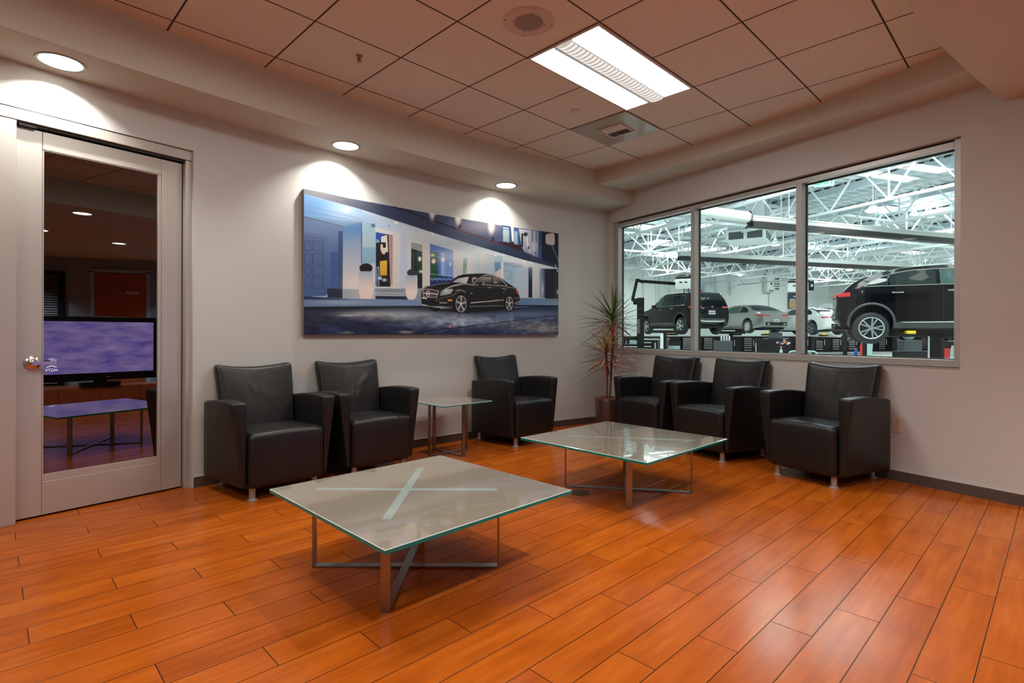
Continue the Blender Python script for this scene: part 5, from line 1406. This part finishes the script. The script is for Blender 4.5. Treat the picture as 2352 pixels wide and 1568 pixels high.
def line(P, w, c, al=1.):
    P = np.array(P, float)
    for k in range(len(P)-1):
        a, b = P[k], P[k+1]; d = b-a; L2 = d@d+1e-9
        idx = np.where((X > min(a[0], b[0])-w) & (X < max(a[0], b[0])+w) & (Y > min(a[1], b[1])-w) & (Y < max(a[1], b[1])+w))[0]
        t = np.clip(((X[idx]-a[0])*d[0]+(Y[idx]-a[1])*d[1])/L2, 0, 1); q = np.hypot(X[idx]-a[0]-t*d[0], Y[idx]-a[1]-t*d[1])
        i = idx[q < w/2]; img[i] = img[i]*(1-al)+S3(c)*al
R = lambda x0, y0, x1, y1: [(x0, y0), (x1, y0), (x1, y1), (x0, y1)]
Q4 = lambda *a: [(a[k], a[k+1]) for k in range(0, len(a), 2)]
# facade ground
fill(R(0, 0, 2400, 1500), (172, 196, 216), (205, 212, 216), (0, 0), (2300, 0))
fill(Q4(60,80, 575,200, 575,930, 60,1000), (140,176,214), (70,96,150), (300,120), (300,760))
fill(Q4(60,290, 408,378, 408,925, 60,1000), (112,138,180), (74,104,158), (200,330), (300,900))
line([(60,292),(408,380),(408,920)], 7, (88,92,112)); line([(60,425),(278,468),(278,985)], 4, (98,84,108))
fill(Q4(60,440, 262,480, 262,985, 60,985), (92,112,156), (70,98,148), (100,450), (100,980))
for (x0, x1) in ((78,128),(146,236)):
    for (y0, y1) in ((505,590),(615,705),(725,800),(818,912)):
        line([(x0,y0),(x1,y0+8),(x1,y1+4),(x0,y1),(x0,y0)], 4, (48,64,108))
fill(R(300, 600, 368, 915), (66, 98, 156)); blob(330, 700, 60, 170, (58, 84, 140), .4)
fill(R(368, 420, 408, 925), (62, 82, 128))
fill(Q4(272,918, 406,922, 406,1004, 272,1004), (40,44,72))
fill(Q4(408,378, 572,345, 572,925, 408,925), (92,138,192), (222,222,224), (450,420), (480,900))
fill(Q4(574,340, 692,380, 692,925, 574,925), (158,196,218), (208,216,222), (600,380), (620,900))
line([(572,345),(572,700)], 8, (46,76,132)); fill(R(574, 560, 692, 700), (140,184,212)); 
blob(620, 860, 90, 60, (236,220,214), .5); blob(500, 870, 70, 70, (240,224,214), .5)
# ceiling under the canopy
fill(Q4(60,95, 450,225, 870,345, 1250,455, 1990,675, 2290,745, 2290,760, 2160,752, 1990,715, 1700,640, 1440,560, 1160,500, 845,425, 690,380, 570,345, 60,290), (120,168,222), (206,222,232), (200,200), (1100,480))
blob(440, 235, 150, 90, (190,222,250), .8); blob(440, 234, 24, 24, (255,255,255), 1.)
line([(60,190),(480,290),(690,382)], 5, (112,146,190), .6); line([(60,240),(570,345)], 5, (96,130,180), .6)
fill(R(655, 355, 690, 388), (96,124,168))
fill(Q4(690,385, 845,425, 1160,500, 1440,565, 1700,640, 1700,700, 1000,520, 690,430), (214,218,220), (196,212,224), (700,400), (1600,640))
blob(872, 348, 16, 10, (255,255,255)); blob(1190, 442, 12, 9, (255,255,255)); blob(808, 373, 7, 5, (30,30,40))
# middle bays
fill(Q4(845,425, 1003,470, 1003,925, 845,925), (212,214,214), (204,214,226), (860,600), (990,600)); fill(R(905, 450, 965, 925), (192,206,226))
fill(Q4(695,428, 845,458, 845,905, 695,905), (20,20,48)); fill(Q4(697,430, 782,446, 742,500, 697,490), (44,78,182)); fill(Q4(697,490, 728,496, 728,525, 697,520), (120,170,205))
fill(Q4(742,470, 792,452, 802,600, 742,620), (224,226,216)); fill(R(718, 518, 782, 560), (14,14,26)); fill(R(730, 600, 796, 676), (14,14,26))
fill(Q4(738,530, 756,540, 760,580, 776,572, 794,590, 770,622, 752,618, 736,580), (232,214,200)); fill(R(757, 528, 780, 566), (10,10,16))
fill(Q4(732,682, 792,674, 792,812, 732,812), (226,188,62), (216,168,40), (740,690), (780,810)); fill(R(730, 806, 806, 905), (16,18,34)); fill(R(714, 816, 746, 842), (214,222,240)); blob(770, 845, 16, 10, (230,230,240))
fill(Q4(806,455, 845,462, 845,905, 824,905), (178,142,146), (206,184,174), (820,460), (830,880)); line([(828,470),(832,880)], 5, (150,100,106)); line([(690,908),(850,908)], 8, (228,228,226))
fill(Q4(1003,513, 1100,540, 1100,918, 1003,922), (20,28,36)); fill(Q4(1003,515, 1100,542, 1100,600, 1050,585, 1003,570), (150,158,162)); fill(Q4(1050,600, 1098,605, 1098,800, 1050,800), (18,58,44)); line([(1020,600),(1020,915)], 6, (70,90,100)); ell(1078, 662, 14, 20, (222,226,214)); blob(1090, 772, 14, 10, (240,244,240))
fill(Q4(1100,535, 1166,530, 1166,925, 1100,925), (208,208,206)); line([(1003,512),(1166,552)], 5, (236,236,232))
fill(Q4(1167,528, 1370,588, 1370,862, 1167,896), (66,104,188), (120,160,220), (1180,540), (1360,800)); fill(Q4(1170,596, 1238,610, 1238,800, 1170,800), (26,78,46)); fill(R(1236, 600, 1262, 800), (60,110,190)); fill(R(1262, 606, 1296, 806), (148,176,224))
for p_ in ((1198,682,17),(1280,666,17)): ell(*p_[:2], p_[2], p_[2]+3, (236,234,214))
blob(1190, 628, 16, 12, (220,230,190)); blob(1345, 708, 9, 14, (220,240,250))
fill(Q4(1168,795, 1370,818, 1370,862, 1167,896), (30,44,104)); line([(1168,792),(1370,818)], 5, (140,190,210)); line([(1168,745),(1240,752)], 4, (60,130,110)); fill(R(1180,800,1236,850), (24,70,60))
for k in range(16): blob(1180+12*k, 838+6*math.sin(k*1.9), 6, 7, (130,170,235), .9)
fill(Q4(1372,590, 1456,612, 1456,900, 1372,870), (214,216,214), (188,200,212), (1380,600), (1450,860))
fill(Q4(1457,650, 1492,660, 1492,800, 1457,800), (126,168,158), (170,200,200), (1460,660), (1490,800)); line([(1462,665),(1462,790)], 5, (30,60,50)); line([(1470,668),(1490,672)], 6, (30,60,50)); line([(1478,690),(1478,740)], 5, (50,110,70))
fill(Q4(1492,600, 1800,640, 1800,880, 1492,860), (214,220,220), (160,192,214), (1500,700), (1640,700)); fill(Q4(1600,610, 1720,640, 1720,800, 1600,790), (206,208,206), (176,200,214), (1620,640), (1700,700))
fill(Q4(1728,688, 1786,690, 1786,742, 1736,776), (104,142,180)); fill(Q4(1786,688, 1805,690, 1805,900, 1786,880), (224,228,228)); fill(Q4(1740,776, 1786,750, 1786,860, 1740,840), (214,204,202))
fill(Q4(1805,706, 1912,738, 1912,925, 1805,900), (148,182,208), (176,206,226), (1810,720), (1900,900)); fill(Q4(1806,690, 1975,700, 1975,740, 1912,738, 1806,712), (118,152,188)); line([(1812,765),(1880,780),(1880,895)], 4, (112,150,186)); line([(1850,800),(1850,840)], 4, (90,130,170)); line([(1866,800),(1866,840)], 4, (90,130,170))
fill(Q4(1912,738, 2025,730, 2025,1005, 1912,990), (176,202,224), (196,212,228), (1915,750), (2020,990))
fill(R(2024, 735, 2058, 1000), (92,112,150), (26,26,42), (2040, 740), (2040, 860)); fill(R(2058, 730, 2172, 1010), (214,222,226), (196,208,218), (2060, 750), (2160, 1000)); fill(R(2120, 745, 2172, 1000), (150,172,200), (40,50,84), (2120, 800), (2172, 800)); blob(2148, 930, 10, 60, (200,214,228), .8)
fill(R(2170, 748, 2300, 1010), (22,22,40)); line([(2262,790),(2262,1010)], 6, (52,58,88)); blob(2278, 950, 6, 16, (210,220,230))
blob(1500, 640, 260, 60, (232,240,244), .55); blob(1985, 690, 120, 40, (232,240,246), .8)
for p_ in ((1738,628),(1808,620),(1928,650),(1988,686),(2052,692),(1990,668)): blob(p_[0], p_[1], 9, 9, (255,255,255))
# canopy and upper storey
fill(Q4(60,40, 440,130, 850,205, 1400,320, 1800,385, 2300,445, 2300,750, 2290,745, 1990,672, 1250,452, 560,228, 60,92), (134,134,142), (42,54,86), (200,100), (760,230))  # left end paled: the downlight's wash painted into the print
fill(Q4(845,204, 1150,262, 1790,372, 2300,442, 2300,720, 1990,605, 1700,490, 1400,392, 1200,325), (38,52,92), (58,74,108), (1000,240), (1350,330))
blob(1620, 380, 200, 70, (150,146,156), .75); blob(1480, 520, 300, 60, (92,108,128), .5)
line([(850,208),(1200,328),(1400,402)], 13, (16,20,42)); line([(1400,402),(1560,460),(1780,535)], 9, (102,56,58)); fill(Q4(1740,512, 1900,520, 2040,580, 2040,612, 1900,575), (58,30,40))
for (cx, cy, w_) in ((1190,275,26),(1412,322,26),(1702,400,28)):
    blob(cx, cy-20, w_, 62, (236,228,226), 1., 1.6)
for (cx, cy) in ((1213,304),(1428,378),(1718,484)): blob(cx, cy, 9, 18, (36,20,26), 1., 2); line([(cx-14,cy+20),(cx,cy)], 7, (36,20,26))
fill(Q4(1792,368, 1868,378, 1868,525, 1792,510), (64,84,134)); fill(Q4(1802,384, 1856,392, 1858,518, 1804,510), (176,200,206), (150,176,176), (1810,390), (1850,515)); line([(1800,402),(1866,408)], 5, (46,60,104))
fill(Q4(1872,380, 1896,384, 1896,515, 1880,505), (238,238,240)); fill(Q4(1896,392, 1938,398, 1940,545, 1900,535), (64,92,150)); fill(Q4(1900,418, 1930,424, 1930,536, 1900,528), (150,180,200))
fill(Q4(1940,400, 2110,420, 2110,650, 1990,600, 1965,560), (196,198,208), (120,134,166), (1960,420), (2080,640)); fill(R(1962, 440, 1978, 560), (24,26,48)); blob(2000, 446, 22, 16, (8,8,14), 1., 2); line([(1985,455),(2000,460),(2010,470)], 8, (10,10,16)); line([(2012,470),(2020,560),(2040,600)], 9, (226,228,236))
for x_ in (2050,2085): fill(Q4(x_,415, x_+16,418, x_+16,520, x_,512), (104,120,150))
fill(Q4(2112,420, 2150,426, 2150,680, 2112,650), (50,74,124)); fill(Q4(2140,425, 2300,444, 2300,740, 2140,668), (20,28,50)); line([(2112,485),(2180,480)], 7, (22,36,70)); line([(2112,520),(2180,518)], 7, (22,36,70))
fill(Q4(2182,446, 2236,436, 2252,448, 2254,530, 2238,542, 2186,536, 2174,520, 2174,462), (206,196,194)); line([(2228,540),(2290,690)], 6, (130,150,176)); line([(2258,715),(2280,775)], 9, (170,190,206))
for (cx, cy) in ((2026,566),(2088,612)): blob(cx, cy, 8, 14, (20,20,32), 1., 2)
blob(2070, 570, 20, 50, (214,200,196), .6)
# base, steps, pots
fill(Q4(405,925, 690,925, 690,1008, 500,1010, 405,1000), (158,176,190), (200,200,200), (410,930), (660,1000))
fill(Q4(690,920, 1110,920, 1110,1018, 690,1018), (136,152,164)); fill(Q4(690,945, 965,950, 965,985, 690,985), (168,182,190)); line([(690,944),(1060,950)], 5, (96,112,130)); line([(690,968),(966,972)], 4, (96,112,130)); fill(Q4(690,984, 970,988, 972,1022, 690,1018), (34,42,74))
for k in (0, 1): line([(704+16*k,975),(704+16*k,745),(710+10*k,730),(722,750),(722,975)], 5, (150,180,226))
for (x0, x1, yt, yb, bx, by, rx, ry, bc) in ((546,670,766,1016,610,742,58,42,(18,14,22)), (953,1055,802,1016,1010,782,44,32,(46,54,56))):
    P_ = [(x0+8,yt),(x1-8,yt),(x1,yt+12),(x1+2,yb-60),(x1-14,yb-14),(x1-34,yb),(x0+34,yb),(x0+14,yb-14),(x0+2,yb-60),(x0,yt+12)]
    fill(P_, (160,184,204), (234,222,216), (0, yt), (0, yt+140)); line(P_[:4]+[], 4, (206,216,226))
    a_ = np.arctan2(Y-by, X-bx); i = np.where((((X-bx)/rx)**2+((Y-by)/ry)**2 < (1+.05*np.sin(a_*17)+.04*np.sin(a_*31))) & (Y < yt+4))[0]; img[i] = S3(bc)
# pavement and road
fill(Q4(60,985, 480,1008, 1100,1018, 1100,1080, 60,1085), (96,126,164), (120,146,184), (100,1000), (900,1050)); blob(420, 1040, 260, 22, (166,188,212), .6); fill(Q4(60,985, 300,1000, 500,1016, 60,1016), (44,60,98))
fill(Q4(1900,1000, 2300,1010, 2300,1080, 1900,1080), (92,128,178), (120,150,186), (1900,1010), (2280,1060)); fill(Q4(2170,1008, 2300,1008, 2300,1035, 2170,1035), (120,134,150))
fill(Q4(60,1078, 1110,1068, 1240,1090, 1240,1108, 60,1110), (16,20,40)); fill(Q4(1900,1062, 2300,1066, 2300,1080, 1900,1078), (16,22,44))
fill(Q4(60,1104, 1200,1098, 1400,1090, 2300,1076, 2300,1400, 60,1400), (34,42,66), (28,36,70), (200,1120), (400,1320))
rng = np.random.RandomState(4)
def road_noise():
    i = np.where(Y > 1100)[0]; g = rng.randn(NYP, NXP)
    g = (g+np.roll(g, 1, 1)+np.roll(g, -1, 1)+np.roll(g, 1, 0))/2
    h = np.kron(rng.randn(NYP//8, NXP//16), np.ones((8, 16))); 
    for k in (4, 8, 12, 7): h = (h+np.roll(h, k, 1)+np.roll(h, -k, 1))/3
    for k in (2, 4, 5, 3): h = (h+np.roll(h, k, 0)+np.roll(h, -k, 0))/3
    h = h*1.0/h.std()
    return i, (g+.55*h[:NYP, :NXP]).ravel()[i]
for (cx, cy, rx, ry, c, al) in ((900,1150,360,40,(166,174,184),.85),(620,1140,220,18,(176,184,190),.6),(1500,1200,440,46,(150,168,194),.85),(2050,1150,300,40,(112,134,174),.7),(1250,1230,200,26,(120,134,160),.5),(2150,1262,260,46,(150,154,160),.75),(1700,1300,360,24,(52,72,120),.6),(470,1155,80,6,(210,214,216),.7),(430,1305,50,10,(190,196,200),.6),(960,1300,60,10,(190,196,204),.5),(1340,1250,10,14,(230,150,120),.6),(300,1280,220,40,(42,54,96),.5),(1380,1200,30,50,(186,200,220),.4),(1450,1200,16,60,(196,208,226),.35),(1880,1190,14,50,(180,196,220),.3)): blob(cx, cy, rx, ry, c, al)
i, g = road_noise(); img[i] *= np.clip(1+.55*g*np.clip((Y[i]-1110)/120, 0, 1), .25, 3.2)[:, None]
line([(1080,1312),(1300,1275),(1700,1225),(2290,1150)], 6, (14,20,44)); line([(1120,1310),(1330,1278)], 3, (150,160,180), .6)
# the car, traced in its own enlargement
T = lambda x, y: (1024.4+.5646*x, 682.9+.5646*y)
TT = lambda *a: [T(a[k], a[k+1]) for k in range(0, len(a), 2)]
blob(*T(860, 745), 380, 26, (14, 14, 24), .95, 1.5)
fill(TT(220,700, 260,745, 320,775, 380,765, 420,720), (10,10,14)); fill(TT(1030,700, 1060,735, 1110,745, 1150,715), (12,12,16)); fill(TT(600,700, 1400,690, 1400,740, 820,800, 620,780), (14,14,20))
body = TT(112,560, 122,480, 145,420, 262,372, 400,345, 545,322, 600,278, 680,228, 760,202, 900,190, 980,182, 1090,186, 1200,202, 1300,240, 1400,300, 1500,365, 1580,415, 1612,470, 1640,560, 1640,632, 1560,676, 1400,700, 860,712, 620,722, 430,700, 260,700, 118,655)
fill(body, (26,23,27)); 
fill(TT(590,322, 690,262, 850,238, 830,300, 815,338, 700,338), (156,164,170), (206,208,208), T(600,300), T(830,300)); line(TT(610,325, 700,330, 815,345), 5, (60,54,58)); fill(TT(900,250, 955,240, 985,262, 940,310, 900,330), (150,150,154)); fill(TT(925,285, 960,270, 960,310, 920,325), (40,36,40))
fill(TT(262,400, 420,358, 590,330, 650,350, 480,385), (8,6,10)); line(TT(160,395, 400,352, 560,332), 6, (120,116,118)); line(TT(430,470, 500,420, 640,365, 780,345, 900,362), 10, (150,146,144)); line(TT(440,480, 560,395, 760,352), 4, (210,206,200))
fill(TT(930,362, 975,325, 1040,262, 1100,240, 1200,240, 1212,360), (150,144,148), (60,48,52), T(1100,245), T(1100,330)); fill(TT(1220,240, 1290,262, 1350,310, 1370,372, 1222,362), (136,130,134), (50,40,44), T(1280,250), T(1280,330)); fill(TT(1235,308, 1290,315, 1290,340, 1235,335), (150,150,156)); fill(TT(1370,320, 1430,375, 1372,372), (30,26,30))
line(TT(1212,238, 1218,365), 8, (22,18,22)); line(TT(905,365, 960,312, 1020,258, 1090,222, 1150,212, 1230,222, 1320,262, 1390,318, 1445,382), 6, (196,188,178)); line(TT(905,365, 1100,362, 1445,384), 5, (170,164,158)); line(TT(1050,190, 1200,204, 1330,252, 1420,310), 5, (120,114,112)); line(TT(900,192, 1060,186), 4, (150,140,130))
fill(TT(148,430, 250,430, 388,458, 352,556, 200,552, 150,545), (46,42,46)); line(TT(148,430, 250,430, 388,458, 352,556, 200,552, 150,545, 148,430), 6, (176,168,160)); line(TT(150,490, 365,506), 12, (186,180,174)); line(TT(150,462, 375,480), 3, (110,104,104)); line(TT(152,528, 355,536), 3, (110,104,104))
for k in range(25):
    a0_, a1_ = 2*PI*k/24, 2*PI*(k+1)/24; line([T(224+27*math.cos(a0_), 497+43*math.sin(a0_)), T(224+27*math.cos(a1_), 497+43*math.sin(a1_))], 4, (220,214,206))
for k in range(3):
    a0_ = -PI/2+k*2*PI/3; line([T(224, 497), T(224+25*math.cos(a0_), 497+40*math.sin(a0_))], 4.5, (226,222,214))
fill(TT(130,552, 210,568, 210,584, 130,574), (206,206,208)); fill(TT(130,590, 350,600, 380,650, 150,650), (12,10,14)); line(TT(118,655, 260,690, 600,700), 4, (120,114,112)); line(TT(112,560, 118,640), 4, (150,146,144))
fill(TT(402,532, 420,480, 470,440, 560,425, 612,432, 570,500, 500,520), (126,142,152), (176,188,194), T(410,520), T(600,440)); blob(*T(500, 460), 18, 12, (216,222,226), .8); line(TT(405,535, 500,522, 570,505), 4, (20,18,22))
fill(TT(526,588, 598,588, 592,612, 532,612), (244,140,66)); line(TT(405,640, 515,640), 5, (214,212,210)); line(TT(360,570, 350,610, 420,620), 3, (110,108,110)); line(TT(360,585, 520,545, 620,530), 4, (110,106,106))
line(TT(650,455, 700,440, 750,448, 795,475), 7, (150,146,146)); line(TT(590,512, 625,520, 660,480, 740,445), 3.5, (130,126,124)); line(TT(885,640, 1100,622, 1385,598), 7, (204,198,192)); fill(TT(1100,618, 1300,588, 1390,604), (140,134,130)); line(TT(858,696, 1100,690, 1380,684), 6, (120,116,116)); line(TT(960,396, 1200,402, 1440,420), 3, (80,74,76))
for (cx, cy) in ((1175,405),(1392,420)): line(TT(cx-28,cy, cx+24,cy-6), 6, (150,146,146)); line(TT(cx-24,cy+12, cx+22,cy+10), 3, (90,84,86))
fill(TT(985,330, 1010,305, 1040,310, 1050,350, 1030,400, 1005,380), (30,26,30)); ell(*T(1050, 330), 22, 15, (34,30,34)); line(TT(1000,320, 1040,308, 1072,318), 3, (150,146,146)); fill(TT(1062,320, 1090,322, 1094,348, 1070,352), (150,152,158)); line(TT(882,492, 905,492), 5, (200,196,190))
fill(TT(1568,425, 1590,440, 1614,500, 1600,505), (226,60,66)); line(TT(1545,570, 1635,562), 4, (150,144,144)); line(TT(1555,655, 1638,612), 6, (190,184,180)); line(TT(1440,398, 1560,412), 5, (150,146,142)); line(TT(1380,500, 1400,450, 1450,420), 3.5, (110,106,104))
for (cx, cy, rx, ry) in ((733,655,100,150),(1477,652,84,126)):
    ell(*T(cx-4, cy+4), rx*.5646, ry*.5646, (9,8,11)); 
for (cx, cy, rx, ry) in ((732,657,84,130),(1478,652,58,106)):
    ell(*T(cx, cy), rx*.5646, ry*.5646, (176,172,176)); ell(*T(cx, cy), rx*.5646*.90, ry*.5646*.91, (44,42,48))
    for k in range(5):
        a_ = -PI/2+k*2*PI/5+.05
        for d_ in (-.16, .16): line([T(cx, cy), T(cx+rx*.93*math.cos(a_+d_*.8), cy+ry*.93*math.sin(a_+d_*.8))], 6.5 if rx > 70 else 4.5, (186,184,190))
        line([T(cx, cy), T(cx+rx*.6*math.cos(a_), cy+ry*.6*math.sin(a_))], 10 if rx > 70 else 7, (168,166,172))
    ell(*T(cx, cy), rx*.12, ry*.1, (210,210,214))
ex = .98
img = np.clip(img*ex, 0, .92)
img = img.reshape(NYV, 2, NXV, 2, 3).mean((1, 3)).reshape(-1, 3)
av = lambda A: A.reshape(NYV, 2, NXV, 2).mean((1, 3))
ph = np.linspace(ph0, ph1, NXV); zz = np.linspace(zt_, zb_, NYV); PHG, ZZ = np.meshgrid(ph, zz); PX = CL[0]+r_*np.cos(PHG); PY = CL[1]+r_*np.sin(PHG)
NXP, NYP = NXV, NYV
verts = np.stack([PX.ravel(), PY.ravel(), ZZ.ravel()], 1)
me = bpy.data.meshes.new('printed_picture'); nf = (NXP-1)*(NYP-1)
ii = (np.arange(NYP-1)[:, None]*NXP+np.arange(NXP-1)[None, :]).ravel(); fc = np.stack([ii, ii+NXP, ii+NXP+1, ii+1], 1)
me.vertices.add(len(verts)); me.vertices.foreach_set('co', verts.ravel()); me.loops.add(nf*4); me.loops.foreach_set('vertex_index', fc.ravel()); me.polygons.add(nf)
me.polygons.foreach_set('loop_start', np.arange(nf)*4); me.polygons.foreach_set('loop_total', np.full(nf, 4)); me.update(calc_edges=True); me.validate()
at_ = me.color_attributes.new('Col', 'FLOAT_COLOR', 'POINT'); at_.data.foreach_set('color', np.concatenate([img, np.ones((len(img), 1))], 1).ravel())
me.materials.append(M['print']); o = bpy.data.objects.new('printed_picture', me); C.objects.link(o); o.parent = pic
b = MB(); arc_wall(b, CL, RL-.0445, RL-.003, math.degrees(ph0), math.degrees(ph1), 30, zb_, zt_); b.build('canvas_stretcher', M['canvas_edge'], pic, smooth=30)
# ------------------------------------------------------------------ render look
sc = bpy.context.scene
w = bpy.data.worlds.new('world'); sc.world = w; w.use_nodes = True
w.node_tree.nodes['Background'].inputs[0].default_value = (.02, .02, .022, 1); w.node_tree.nodes['Background'].inputs[1].default_value = 0.
sc.view_settings.view_transform = 'Standard'; sc.view_settings.look = 'None'; sc.view_settings.gamma = 1; sc.view_settings.use_curve_mapping = False
sc.view_settings.exposure = .21
try:
    cy = sc.cycles
    cy.use_denoising = True; cy.denoiser = 'OPENIMAGEDENOISE'
    cy.max_bounces = 9; cy.diffuse_bounces = 5; cy.glossy_bounces = 5; cy.transparent_max_bounces = 12; cy.transmission_bounces = 6
    cy.caustics_reflective = False; cy.caustics_refractive = False; cy.sample_clamp_indirect = 8
except Exception: pass
